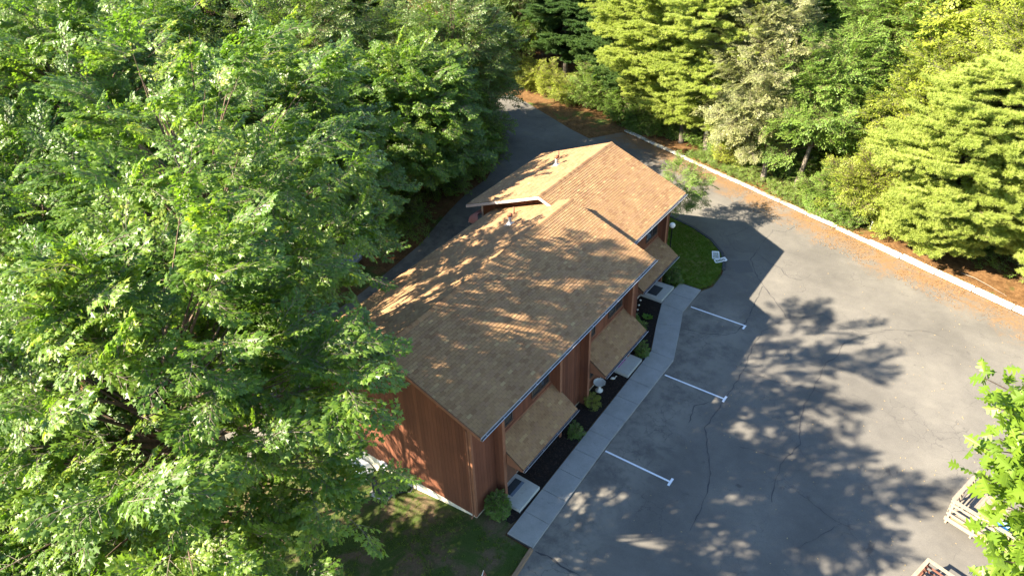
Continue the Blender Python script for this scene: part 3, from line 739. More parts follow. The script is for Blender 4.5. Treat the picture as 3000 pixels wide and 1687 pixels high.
def fin(x, y, z1=5.55, zb=0.0):
    f = empty('fin_wall'); f.parent = house
    MB().box(x+.021, x+.47, y+.02, y+.13, zb, z1).build('fin_core', A['groove'], f)
    for a, b in ((x+.023, x+.235), (x+.245, x+.468)):
        MB().box(a, b, y, y+.021, zb+.1, z1).build('siding_board', A['siding'], f)
        MB().box(a, b, y+.129, y+.15, zb+.1, z1).build('siding_board', A['siding'], f)
    MB().box(x+.471, x+.50, y-.015, y+.165, zb, z1).build('trim_board', A['trim'], f)
FINS = [1.55, 6.16, 8.80, 13.28]
for y in FINS: fin(0, y)
for y in (16.25, 20.88): fin(XS, y)
def window(x, y0, y1, z0, z1, panes=2, parent=house):
    wv = empty('window'); wv.parent = parent
    t = .05; fr = MB()
    for a, b, c, d in ((y0, y1, z0, z0+t), (y0, y1, z1-t, z1), (y0, y0+t, z0+t, z1-t), (y1-t, y1, z0+t, z1-t)): fr.box(x+.0215, x+.07, a, b, c, d)
    for k in range(1, panes):
        yc = y0+(y1-y0)*k/panes; fr.box(x+.0215, x+.066, yc-.025, yc+.025, z0+t, z1-t)
    fr.build('frame', A['frame'], wv)
    for k in range(panes):
        a = y0+t+(y1-y0-t)*k/panes; b = y0+(y1-y0-t)*(k+1)/panes
        MB().box(x+.022, x+.036, a+.002, b-.002, z0+t, z1-t).build('pane', A['glass'], wv)
    MB().box(x+.0715, x+.11, y0-.04, y1+.04, z0-.04, z0).build('sill', A['trim'], wv)
for x, ya, yb, mir in ((0, FINS[0], FINS[1], 0), (0, FINS[2], FINS[3], 1), (XS, 16.25, 20.88, 1)):
    window(x, ya+.42, ya+1.35, 3.82, 5.0, 1)
    window(x, yb-1.72, yb-.28, 3.82, 5.0, 2)
    # front door and lower window under the porch roof
    dy = ya+.42 if not mir else yb-1.25
    d = empty('front_door'); d.parent = house
    MB().box(x+.0225, x+.06, dy, dy+.95, .18, 2.28).build('door_leaf', A['door'], d)
    for a, b in ((dy-.09, dy), (dy+.95, dy+1.04)): MB().box(x+.0225, x+.075, a, b, .18, 2.38).build('door_casing', A['trim'], d)
    MB().tube([(x+.06, dy+.85, 1.15), (x+.12, dy+.85, 1.15)], [.03, .035], 10).build('handle', A['galv'], d)
    wy = yb-1.7 if not mir else ya+.4
    window(x, wy, wy+1.3, 1.0, 2.2, 2)

def porch(x, ya, yb, seed):
    part, org, u, v, n, SL, Lt = slope_roof('porch_roof_slope', (x+1.40, 2.43), (x+.024, 3.40), ya, yb, house, None, seed, .07)
    for y in (ya-.001, yb+.001):                     # side cheeks and rake trim
        s_ = -1 if y < (ya+yb)/2 else 1
        t = .022*s_
        P = [(x+.51, 2.25), (x+1.385, 2.25), (x+1.385, 2.36), (x+.51, 2.98)]
        V = [(a, y-.03*s_, b) for a, b in P] + [(a, y-.03*s_+t, b) for a, b in P]
        f = [(0, 1, 2, 3), (7, 6, 5, 4), (0, 4, 5, 1), (1, 5, 6, 2), (2, 6, 7, 3), (3, 7, 4, 0)]
        MB().add(V, f).build('cheek_board', A['trim'], part)
    MB().box(x+1.388, x+1.412, ya, yb, 2.28, 2.415).build('fascia_board', A['trim'], part)
    MB().box(x+.024, x+1.386, ya+.04, yb-.04, 2.25, 2.275).build('soffit', A['siding'], part)
    gutter(part, x+1.414, 2.31, ya-.02, yb+.02, .10, .10)
    MB().box(x+.021, x+.05, ya+.002, yb-.002, 3.41, 3.50).build('flashing_board', A['trim'], part)
porch(0, FINS[0]+.172, FINS[1]+.10, 21); porch(0, FINS[2]+.172, FINS[3]+.10, 22); porch(XS, 16.25+.172, 20.88+.10, 23)

def flue(x, y, xs, big, label=None):
    z = HR - SLOPE*abs(x-(XR+xs))
    f = empty('roof_vent', (x, y, z)); f.parent = house
    if big:
        MB().lathe([(.20, -.06), (.20, .02), (.13, .05), (.10, .12), (.085, .3), (.085, .5)], n=14).build('flue_pipe', A['galv'], f, True)
        MB().lathe([(.10, .46), (.15, .48), (.16, .56), (.15, .60), (.03, .66)], n=14).build('flue_cap', A['rust'], f, True)
        MB().beam((-.22, -.05, -.06), (.22, -.05, .115), .5, .012, (-.37, 0, .93)).build('flashing', A['galv'], f)
    else:
        MB().lathe([(.10, -.04), (.09, .03), (.05, .07), (.05, .42), (.03, .42)], n=12).build('stack_pipe', A['trim'], f, True)
flue(-6.68, 12.38, 0, True); flue(-7.43, 13.8, 0, False); flue(-8.34, 19.69, XS, True); flue(-9.14, 21.2, XS, False)
# canvas hood on the rear wall of the back unit
hood = empty('awning', (XS-WD-.02, 15.15, 4.72))
tag(hood, 'faded maroon canvas awning on the rear wall under the eave', 'awning')
V = []; n = 9
for y in (-.65, .65):
    for k in range(n):
        t = k/(n-1)*math.pi/2; V.append((-math.sin(t)*.75, y, .75*math.cos(t)-.15))
F = [(k, k+1, n+k+1, n+k) for k in range(n-1)]
V += [(-.002, -.65, -.15), (-.002, .65, -.15)]
F += [tuple(list(range(n))[::-1]+[2*n]), tuple(list(range(n, 2*n))+[2*n+1])]
MB().add(V, F).build('canopy', A['maroon'], hood, True)
MB().beam((-.75, -.65, -.16), (-.75, .65, -.16), .03, .03).build('bar', A['white'], hood)
for y in (-.6, .6): MB().beam((-.74, y, -.17), (-.02, y, -.75), .02, .02).build('stay', A['blackmetal'], hood)

# service gear at the gable end
ac = empty('air_conditioner', (-4.95, -.80, gz(-4.95, -.8)+.06), .06)
tag(ac, 'dark green outdoor air conditioner on concrete pad by gable wall', 'air conditioner')
MB().box(-.52, .52, -.52, .52, -.16, .06).build('pad', A['walk'], ac, bevel=.015)
m_ = MB()
for s_ in (-1, 1):
    for k in range(17):
        z = .12+k*.040
        m_.box(-.36, .36, s_*.375-.012, s_*.375+.012, z, z+.022); m_.box(s_*.375-.012, s_*.375+.012, -.36, .36, z, z+.022)
m_.build('louvre', A['acgreen'], ac)
m_ = MB()
for sx in (-1, 1):
    for sy_ in (-1, 1): m_.box(sx*.37-.03, sx*.37+.03, sy_*.37-.03, sy_*.37+.03, .06, .84)
m_.build('corner_post', A['acgreen'], ac)
m_ = MB().box(-.40, .40, -.40, .40, .065, .11)
V = []; n = 28
for rad, z in ((.30, .90), (.30, .84)): 
    for k in range(n): V.append((rad*math.cos(6.2832*k/n), rad*math.sin(6.2832*k/n), z))
sq = []
for k in range(n):
    t = 6.2832*k/n; c_, s_ = math.cos(t), math.sin(t); q = .41/max(abs(c_), abs(s_)); sq.append((q*c_, q*s_))
for z in (.90, .82):
    for a, b in sq: V.append((a, b, z))
F = []
for k in range(n):
    k2 = (k+1) % n
    F += [(k, 2*n+k, 2*n+k2, k2), (2*n+k, 3*n+k, 3*n+k2, 2*n+k2), (k2, n+k2, n+k, k)]
m_.add(V, F); m_.build('top_frame', A['acgreen'], ac)
MB().box(-.33, .33, -.33, .33, .12, .70).build('coil', A['blackmetal'], ac)
for k in range(4):
    a = k*1.5708+.4; MB().beam((.05*math.cos(a), .05*math.sin(a), .76), (.25*math.cos(a), .25*math.sin(a), .74), .11, .012, (.2*math.sin(a), -.2*math.cos(a), 1)).build('fan_blade', A['blackmetal'], ac)
m_ = MB()
for rad in (.10, .17, .24, .295): m_.tube([(rad*math.cos(t*.2618), rad*math.sin(t*.2618), .885) for t in range(25)], [.005]*25, 4, False)
m_.build('fan_grille', A['blackmetal'], ac)
MB().box(.388, .394, -.05, .12, .55, .74).build('data_plate', A['white'], ac)
pipe = MB().tube([(-3.75, -.05, .25), (-3.75, -.09, -.3), (-3.8, -.25, -.5), (-4.2, -.5, -.55), (-4.5, -.7, -.45)], [.03]*5, 7).build('refrigerant_line', A['blackmetal'])
tag(pipe, 'black refrigerant line from gable wall to air conditioner', 'pipe')
mt = empty('utility_meter', (-5.6, -.03, -.05)); tag(mt, 'white utility conduit and box on the foundation wall', 'meter')
MB().box(-.16, .16, -.12, .02, -.1, .35).build('box', A['white'], mt, bevel=.02)
MB().tube([(.1, -.06, -.1), (.1, -.06, -.75)], [.03, .03], 8).build('conduit', A['white'], mt)
MB().tube([(-.3, -.08, .3), (.3, -.08, .3)], [.05, .05], 8).build('vent_hood', A['white'], mt)
wb = MB().beam((-6.9, -.55, gz(-6.9, -.5)+.05), (-6.2, -.75, gz(-6.2, -.7)+.07), .10, .03).build('white_board', A['white']); tag(wb, 'short white board lying on the dirt near air conditioner', 'board')
ba = empty('window_well_cover', (-7.2, -.5, gz(-7.2, -.5))); tag(ba, 'white plastic window well cover against the gable foundation', 'cover')  # plastic dome covering a window well
V = []; n = 12
for z, rr_ in ((0, .75), (.35, .72), (.52, .42)):
    for k in range(n+1):
        t = math.pi*k/n; V.append((rr_*math.cos(t), .46-rr_*math.sin(t)*.9, z))
F = [(j*(n+1)+k, j*(n+1)+k+1, (j+1)*(n+1)+k+1, (j+1)*(n+1)+k) for j in range(2) for k in range(n)]
F.append(tuple(2*(n+1)+k for k in range(n+1)))
MB().add(V, F).build('dome', A['white'], ba, True); MB().box(-.78, .78, .42, .46, 0, .06).build('flange', A['white'], ba)

# ------------------------------------------------------------------ garden things
bb = empty('bird_bath', (.42, 10.2, .02)); tag(bb, 'pale stone bird bath in the mulch beside the middle bay', 'bird bath')
MB().lathe([(.20, 0), (.21, .05), (.13, .08), (.075, .16), (.07, .34), (.10, .44), (.13, .48)], n=16).build('pedestal', A['stone'], bb, True)
MB().lathe([(.06, .47), (.22, .50), (.33, .58), (.345, .61), (.31, .61), (.24, .57), (.05, .55)], n=8).build('basin', A['stone'], bb)
lp = empty('globe_lamp', (-2.15, 24.05, .07)); tag(lp, 'black lamp post with cream globe on the grass island', 'lamp')
MB().lathe([(.09, 0), (.09, .04), (.05, .07), (.042, .12), (.040, 2.15), (.075, 2.18), (.08, 2.24)], n=12).build('post', A['blackmetal'], lp, True)
V = [(max(.02, .19*math.sin(math.pi*k/14)), 2.40-.19*math.cos(math.pi*k/14)) for k in range(15)]
MB().lathe(V, n=22).build('globe', A['globe'], lp, True)
def grate(loc, rz, tilt, w, h, label):
    e = empty('vent_panel', loc, rz); e.rotation_euler = (tilt, 0, rz); tag(e, label, 'panel')
    m_ = MB()
    for x in (-w/2, w/2): m_.box(x-.03, x+.03, -h/2, h/2, 0, .05)
    for y in (-h/2, h/2): m_.box(-w/2, w/2, y-.03, y+.03, .001, .049)
    m_.build('frame', A['white'], e)
    for k in range(7): y = -h/2+.07+k*(h-.14)/6; MB().box(-w/2+.03, w/2-.03, y-.018, y+.018, .012, .03).build('slat', A['white'], e)
grate((.42, 25.75, .10), .45, .06, .42, .8, 'white slatted panel lying flat on the grass by the curved kerb')
grate((.92, 25.35, .10), -.75, .12, .34, .75, 'white slatted panel tilted across its neighbour at the kerb tip')
gn = empty('goose_ornament', (.62, 11.35, .03), .6); tag(gn, 'small white goose ornament on mulch next to middle stoop', 'ornament')
MB().tube([(-.16, 0, .07), (-.08, 0, .10), (.02, 0, .11), (.09, 0, .10), (.12, 0, .16), (.13, 0, .22), (.17, 0, .25), (.21, 0, .24)], [.015, .06, .075, .05, .025, .022, .032, .008], 8).build('body', A['stone'], gn, True)
for k, (x, y) in enumerate(((-1.35, 18.35), (-1.2, 17.85), (-1.05, 17.4), (-.9, 16.95), (-.72, 16.45))):
    s = empty('path_light', (x, y, .03)); tag(s, 'tiny round path light in the mulch, ' + ('first of the row from the last stoop', 'second of the row from the last stoop', 'third of the row from the last stoop', 'fourth of the row from the last stoop', 'last of the row beside the middle porch roof')[k], 'light', 'path lights in a row')
    MB().tube([(0, 0, 0), (0, 0, .2)], [.012, .012], 6).build('stake', A['blackmetal'], s)
    MB().lathe([(.03, .2), (.06, .22), (.065, .25), (.02, .29)], n=10).build('cap', A['stone'], s, True)
bs = MB().beam((.85, 14.05, .06), (1.32, 13.9, .06), .12, .05).build('splash_block', A['mat_edge']); tag(bs, 'blue grey splash block between bush and walk', 'block')

# ------------------------------------------------------------------ wooden ramp railings at the lot edge
def rail_deck():
    d = empty('wooden_landing', (17.1, 11.3, 0), -.27); tag(d, 'weathered wooden landing with three rail sides beside the oak boughs', 'deck')
    L_, Wd = 3.2, 2.4
    for k in range(int(L_/.145)):
        MB().box(.02+k*.145, .02+k*.145+.137, .02, Wd, .42, .455).build('deck_board', A['greywood'], d)
    for x in (0.0, 1.05, 2.1, 3.15): MB().box(x, x+.09, -.075, .013, 0, 1.36).build('post', A['palewood'], d, bevel=.006)
    for z, h_ in ((1.20, .09), (.92, .09), (.62, .09), (.30, .20)):
        MB().box(-.06, L_+.1, -.115, -.077, z-h_/2, z+h_/2).build('rail', A['palewood'], d)
    MB().box(-.08, L_+.1, -.12, .05, 1.361, 1.40).build('top_rail', A['palewood'], d)
    for y in (1.1, 2.2): MB().box(-.06, .015, y, y+.09, 0, 1.36).build('post', A['greywood'], d)
    for z in (1.18, .9, .62): MB().box(-.10, -.063, .06, Wd, z-.045, z+.045).build('rail', A['greywood'], d)
    MB().box(-.12, .05, .055, Wd, 1.361, 1.398).build('top_rail', A['greywood'], d)
    MB().box(.03, L_, .03, Wd, .20, .40).build('joist_frame', A['timber'], d)
rail_deck()
def rail_deck2():
    d = empty('wooden_ramp', (16.85, 7.9, 0), -.28); tag(d, 'reddish stained ramp with pale top rails meeting at a corner', 'ramp')
    for k in range(10): MB().box(.05, 2.6, -.1-(k+1)*.148, -.1-k*.148-.01, .28, .315).build('deck_board', A['redwood'], d)
    for a, b in (((0, 0), (2.7, 0)), ((0, 0), (0, -2.6))):
        n = 3
        for k in range(n):
            t = k/(n-1)*.97 + .012; x = a[0]+(b[0]-a[0])*t; y = a[1]+(b[1]-a[1])*t
            MB().box(x-.045, x+.045, y-.045, y+.045, 0, 1.03).build('post', A['redstain'], d)
        for z in (.45, .72): MB().beam((a[0]-.0, a[1], z), (b[0], b[1], z), .035, .09).build('rail', A['redstain'], d)
    MB().box(-.07, 2.75, -.07, .07, 1.031, 1.07).build('top_rail', A['palewood'], d)
    MB().box(-.07, .07, -2.65, -.071, 1.031, 1.07).build('top_rail', A['palewood'], d)
rail_deck2()
rp = empty('timber_platform', (18.75, 8.5, 0), -.27); tag(rp, 'tan board platform with a dark grate mat at its corner', 'platform')
for k in range(9): MB().box(.1+k*.29, .1+k*.29+.28, -1.6, 1.3, .30, .34).build('deck_board', A['redwood'], rp)
MB().box(.1, 2.7, -1.58, 1.28, 0, .295).build('frame', A['timber'], rp)
gm = empty('grate_mat', (18.65, 9.3, .004), -.27); tag(gm, 'woven dark mat lying on asphalt at the platform corner', 'mat')
MB().box(-.2, .2, -.28, .28, 0, .014).build('pad', A['mat_dark'], gm)
for k in range(7): MB().box(-.2+k*.062, -.2+k*.062+.016, -.28, .28, .015, .022).build('strip', A['galv'], gm)
bl = empty('blue_tub', (19.1, 11.6, .46)); tag(bl, 'light blue plastic tub standing on the wooden landing', 'tub')
MB().lathe([(.16, 0), (.22, .34), (.245, .34), (.245, .37), (.205, .37), (.15, .04)], n=18).build('body', A['cyan'], bl, True)
MB().tube([(-.23, 0, .34), (-.2, 0, .5), (0, 0, .56), (.2, 0, .5), (.23, 0, .34)], [.008]*5, 6).build('handle', A['galv'], bl)
# ------------------------------------------------------------------ foliage
UP = np.array([0., 0., 1.])
def nrm(a): return a/np.maximum(np.linalg.norm(a, axis=-1, keepdims=True), 1e-9)
MAPLE_H = [(0, 0), (.02, .30), (.26, .20), (.50, .50), (.58, .16), (1, 0)]
OVAL_H = [(0, 0), (.25, .26), (.6, .24), (1, 0)]
def leaf_geo(half, fold):
    """two folded halves sharing a midrib: verts (u, v, w), faces"""
    n = len(half); V = [(u, v, -abs(v)*fold - .10*u*u) for u, v in half] + [(u, -v, -abs(v)*fold - .10*u*u) for u, v in half[1:-1]]
    A_ = list(range(n)); B_ = [n-1] + [n+k for k in range(n-3, -1, -1)] + [0]
    return np.array(V), [A_[::-1], B_[::-1]]
def place_leaves(half, pos, fdir, nor, size, rr, tint, fold=.35):
    """many leaves as arrays: returns V, counts, idx, leaf_tint"""
    L0, faces = leaf_geo(half, fold)
    f = nrm(fdir); s = nrm(np.cross(nor, f)); n = np.cross(f, s)
    V = pos[:, None, :] + size[:, None, None]*(L0[None, :, 0:1]*f[:, None, :] + L0[None, :, 1:2]*s[:, None, :] + L0[None, :, 2:3]*n[:, None, :])
    m, k = len(pos), len(L0)
    flat = np.concatenate([np.array(q) for q in faces]); cnt = np.array([len(q) for q in faces])
    idx = (np.arange(m)[:, None]*k + flat[None]).ravel()
    return V.reshape(-1, 3), np.tile(cnt, m), idx, np.repeat(tint, len(faces))
def stick(a, b, r0, r1):
    """a three-sided twig"""
    a = np.array(a, float); b = np.array(b, float); d = nrm(b-a); u = nrm(np.cross(d, [.3, .2, 1.])); w = np.cross(d, u)
    V = []
    for p, r in ((a, r0), (b, r1)):
        for k in range(3): V.append(p + r*(u*math.cos(k*2.094)+w*math.sin(k*2.094)))
    return V, [(0, 1, 4, 3), (1, 2, 5, 4), (2, 0, 3, 5)]
def spray_mesh(name, kind, seed, mat, bark):
    rr = np.random.default_rng(seed); tw = []; pos = []; fd = []; no = []; sz = []
    P = dict(maple=(1.15, 10, .54, .175, MAPLE_H, .75), broad=(1.2, 9, .7, .150, OVAL_H, .8), fine=(.95, 9, .52, .125, OVAL_H, .8), far=(1.5, 8, .85, .24, OVAL_H, .8), shrub=(.5, 7, .28, .07, OVAL_H, .6), tiny=(.16, 5, .09, .035, OVAL_H, .6))[kind]
    LEN, NS, WID, LS, half, dr = P
    axis = lambda t: np.array([t*LEN, .06*LEN*math.sin(2.5*t+seed), -.14*LEN*t*t])
    pts = [axis(t) for t in np.linspace(0, 1, 5)]
    for a, b in zip(pts[:-1], pts[1:]): tw.append((a, b, .008, .006))
    for i in range(NS):
        t = .12 + .86*i/(NS-1); b = axis(t); sgn = 1 if i % 2 else -1
        ang = sgn*rr.uniform(.55, 1.15); ln = WID*(1.05-.62*t)*rr.uniform(.75, 1.15)
        e = b + ln*np.array([math.cos(ang), math.sin(ang), rr.uniform(-.18, .12)])
        tw.append((b, e, .005, .003))
        nl = 7 if kind == 'maple' else 6 if kind == 'broad' else 5
        for k in range(nl):
            q = b + (e-b)*((k+.6)/nl); s2 = 1 if k % 2 else -1
            a2 = ang + s2*rr.uniform(.4, 1.2) if k < nl-1 else ang + rr.uniform(-.3, .3)
            d = np.array([math.cos(a2), math.sin(a2), -rr.uniform(.05, dr)])
            pos.append(q + nrm(d*np.array([1, 1, .2]))*LS*rr.uniform(.15, .5)); fd.append(d)
            no.append(np.array([rr.normal(0, .33), rr.normal(0, .33), 1.])); sz.append(LS*rr.uniform(.7, 1.2))
    for k in range(4):
        d = np.array([1, rr.uniform(-.7, .7), -rr.uniform(0, .5)]); pos.append(axis(1)); fd.append(d); no.append([rr.normal(0, .3), rr.normal(0, .3), 1]); sz.append(LS*rr.uniform(.8, 1.1))
    pos, fd, no, sz = map(np.array, (pos, fd, no, sz))
    tint = np.clip(rr.normal(.45, .22, len(pos)), 0, 1)
    V, C, I, T = place_leaves(half, pos, fd, no, sz, rr, tint)
    TV = []; TF = []
    for s_ in tw:
        a, f = stick(*s_); b = len(TV)+len(V); TV += a; TF += [tuple(x+b for x in q) for q in f]
    me = np_mesh(name, np.concatenate([V, np.array(TV)]), np.concatenate([C, np.full(len(TF), 4)]), np.concatenate([I, np.array(TF).ravel()]), mat,
                 [('leaf_tint', 'FLOAT', 'FACE', np.concatenate([T, np.zeros(len(TF))]).astype(np.float32))])
    me.materials.append(bark)
    mi = np.zeros(len(C)+len(TF), np.int32); mi[len(C):] = 1; me.polygons.foreach_set('material_index', mi)
    return me
def pine_spray(name, seed, mat, bark):
    """a bough tip with brush-like tufts of long needles"""
    rr = np.random.default_rng(seed); V = []; F = []; T = []; tw = []
    tufts = []
    LEN = 1.25
    for i in range(11):
        t = .05+.95*i/10; b = np.array([t*LEN, .05*math.sin(3*t+seed), .05*t]); sgn = 1 if i % 2 else -1
        ang = sgn*rr.uniform(.5, 1.0); ln = .50*(1.05-.6*t)*rr.uniform(.7, 1.15)
        for k in range(4):
            q = (k+1)/4; p = b + ln*q*np.array([math.cos(ang), math.sin(ang), .16*q]); tufts.append((p, ang*.8))
        tw.append((b, b+ln*np.array([math.cos(ang), math.sin(ang), .16]), .006, .003))
    tufts += [(np.array([LEN, 0, .06]), 0.), (np.array([LEN*.92, .03, .08]), .2)]
    tw.append((np.zeros(3), np.array([LEN, 0, .05]), .011, .005))
    for p, ang in tufts:
        tt = float(np.clip(rr.normal(.5, .2), 0, 1))
        ax = np.array([math.cos(ang), math.sin(ang), .35])
        for k in range(20):
            d = nrm(ax*.7 + rr.normal(0, .62, 3) + np.array([0, 0, .22])); ln = rr.uniform(.13, .21)
            s = nrm(np.cross(d, rr.normal(0, 1, 3)))*.018
            b = len(V); V += [p+s, p-s, p+d*ln]; F.append((b, b+1, b+2)); T.append(tt+rr.normal(0, .08))
    nf = len(F); TV = []; TF = []
    for s_ in tw:
        a, f = stick(*s_); b = len(TV)+len(V); TV += a; TF += [tuple(x+b for x in q) for q in f]
    me = np_mesh(name, np.array(V+TV), np.concatenate([np.full(nf, 3), np.full(len(TF), 4)]), np.concatenate([np.array(F).ravel(), np.array(TF).ravel()]), mat,
                 [('leaf_tint', 'FLOAT', 'FACE', np.concatenate([np.clip(T, 0, 1), np.zeros(len(TF))]).astype(np.float32))])
    me.materials.append(bark); mi = np.zeros(nf+len(TF), np.int32); mi[nf:] = 1; me.polygons.foreach_set('material_index', mi)
    return me
def grass_tuft(name, seed, mat, h=.07, n=16, spread=.06):
    rr = np.random.default_rng(seed); V = []; F = []; T = []
    for k in range(n):
        p = np.append(rr.normal(0, spread, 2), 0); d = np.append(rr.normal(0, .5, 2), 1); d = nrm(d)*h*rr.uniform(.5, 1.2); s = nrm(np.cross(d, [1, .3, .2]))*.006
        b = len(V); V += [p+s, p-s, p+d*.6-s*.6+np.append(rr.normal(0, .01, 2), 0), p+d]; F += [(b, b+1, b+2), (b, b+2, b+3)]; t = rr.uniform(0, 1); T += [t, t]
    return np_mesh(name, np.array(V), np.full(len(F), 3), np.array(F).ravel(), mat, [('leaf_tint', 'FLOAT', 'FACE', np.array(T, np.float32))])

SPECIES = {}
def scatter_group(name, sources):
    ng = bpy.data.node_groups.new(name, 'GeometryNodeTree')
    ng.interface.new_socket('Geometry', in_out='INPUT', socket_type='NodeSocketGeometry')
    ng.interface.new_socket('Geometry', in_out='OUTPUT', socket_type='NodeSocketGeometry')
    N, L = ng.nodes, ng.links
    gi = N.new('NodeGroupInput'); go = N.new('NodeGroupOutput')
    gi2 = N.new('GeometryNodeGeometryToInstance')
    for s in reversed(sources):
        oi = N.new('GeometryNodeObjectInfo'); oi.transform_space = 'ORIGINAL'; oi.inputs['Object'].default_value = s
        L.new(oi.outputs['Geometry'], gi2.inputs[0])
    ip = N.new('GeometryNodeInstanceOnPoints')
    def att(nm, typ):
        a = N.new('GeometryNodeInputNamedAttribute'); a.data_type = typ; a.inputs['Name'].default_value = nm
        return a.outputs['Attribute']
    er = N.new('FunctionNodeEulerToRotation')
    L.new(att('spray_rot', 'FLOAT_VECTOR'), er.inputs[0])
    L.new(gi.outputs[0], ip.inputs['Points']); L.new(gi2.outputs[0], ip.inputs['Instance'])
    L.new(att('spray_on', 'BOOLEAN'), ip.inputs['Selection'])
    ip.inputs['Pick Instance'].default_value = True
    L.new(att('spray_kind', 'INT'), ip.inputs['Instance Index'])
    L.new(er.outputs[0], ip.inputs['Rotation']); L.new(att('spray_size', 'FLOAT'), ip.inputs['Scale'])
    jn = N.new('GeometryNodeJoinGeometry'); L.new(ip.outputs[0], jn.inputs[0]); L.new(gi.outputs[0], jn.inputs[0])
    L.new(jn.outputs[0], go.inputs[0])
    return ng
def euler_of(X, Nn):
    X = nrm(X); Y = nrm(np.cross(Nn, X)); Z = np.cross(X, Y)
    return np.stack([np.arctan2(Y[:, 2], Z[:, 2]), -np.arcsin(np.clip(X[:, 2], -1, 1)), np.arctan2(X[:, 1], X[:, 0])], -1)
def sprays_for(key, parent, at):
    """the first plant of a kind carries the sprays its crown repeats"""
    if key in SPECIES: return SPECIES[key]
    shape, mat, bark, n = dict(maple=('maple', 'maple', 'bark', 5), broad=('broad', 'dark', 'brownbark', 4), lime=('fine', 'lime', 'bark', 4), olive=('fine', 'olive', 'bark', 4),
        pine=('pine', 'pine', 'brownbark', 4), darkpine=('pine', 'darkpine', 'brownbark', 4), far=('far', 'dark', 'brownbark', 3), shrub=('shrub', 'ivy', 'brownbark', 4),
        limeshrub=('shrub', 'lime', 'brownbark', 3), box=('tiny', 'box', 'brownbark', 3), dogwood=('fine', 'ivy', 'brownbark', 3), limefar=('far', 'lime', 'bark', 3))[key]
    obs = []
    for k in range(n):
        me = pine_spray('spray', k+len(key), A[mat], A[bark]) if shape == 'pine' else spray_mesh('spray', shape, k+7*len(key), A[mat], A[bark])
        o = link('spray', me, parent); o.location = at[k % len(at)]; o.rotation_euler = (0, 0, k*1.7); tag(o, kind='stuff'); obs.append(o)
    SPECIES[key] = (scatter_group(key+'_crown', obs), n); return SPECIES[key]
def make_crown(name, parent, key, P, X, Nn, S, seed, twigs=None, tint_bias=0.):
    rr = np.random.default_rng(seed+999)
    ng, nk = sprays_for(key, parent, [tuple(p) for p in P[:8]])
    n = len(P); TV, TF = (twigs.v, twigs.f) if twigs else ([], [])
    V = np.concatenate([P, np.array(TV).reshape(-1, 3)]) if TV else P
    m = len(V); pad = lambda a, shp=(): np.concatenate([a, np.zeros((m-n,)+shp, a.dtype)])
    on = np.zeros(m, bool); on[:n] = True
    # tone drifts over the crown from bough to bough
    tint = .5 + .22*np.sin(P[:, 0]*.55+seed)*np.cos(P[:, 1]*.6+1.3*seed)+ .12*np.sin(P[:, 2]*1.1+seed*2) + rr.normal(0, .17, n) + tint_bias
    cnt = [len(f) for f in TF]; idx = [i+n for f in TF for i in f]
    me = np_mesh(name, V, cnt, idx, A['brownbark'], [('spray_rot', 'FLOAT_VECTOR', 'POINT', pad(euler_of(X, Nn), (3,)).astype(np.float32)), ('spray_size', 'FLOAT', 'POINT', pad(S).astype(np.float32)),
        ('spray_kind', 'INT', 'POINT', pad(rr.integers(0, nk, n)).astype(np.int32)), ('spray_on', 'BOOLEAN', 'POINT', on), ('tint', 'FLOAT', 'POINT', pad(np.clip(tint, 0, 1)).astype(np.float32))])
    o = link(name, me, parent); md = o.modifiers.new('sprays', 'NODES'); md.node_group = ng; tag(o, kind='stuff')
    return o
def bezier(a, c, b, s): return (1-s)**2*a + 2*s*(1-s)*c + s**2*b
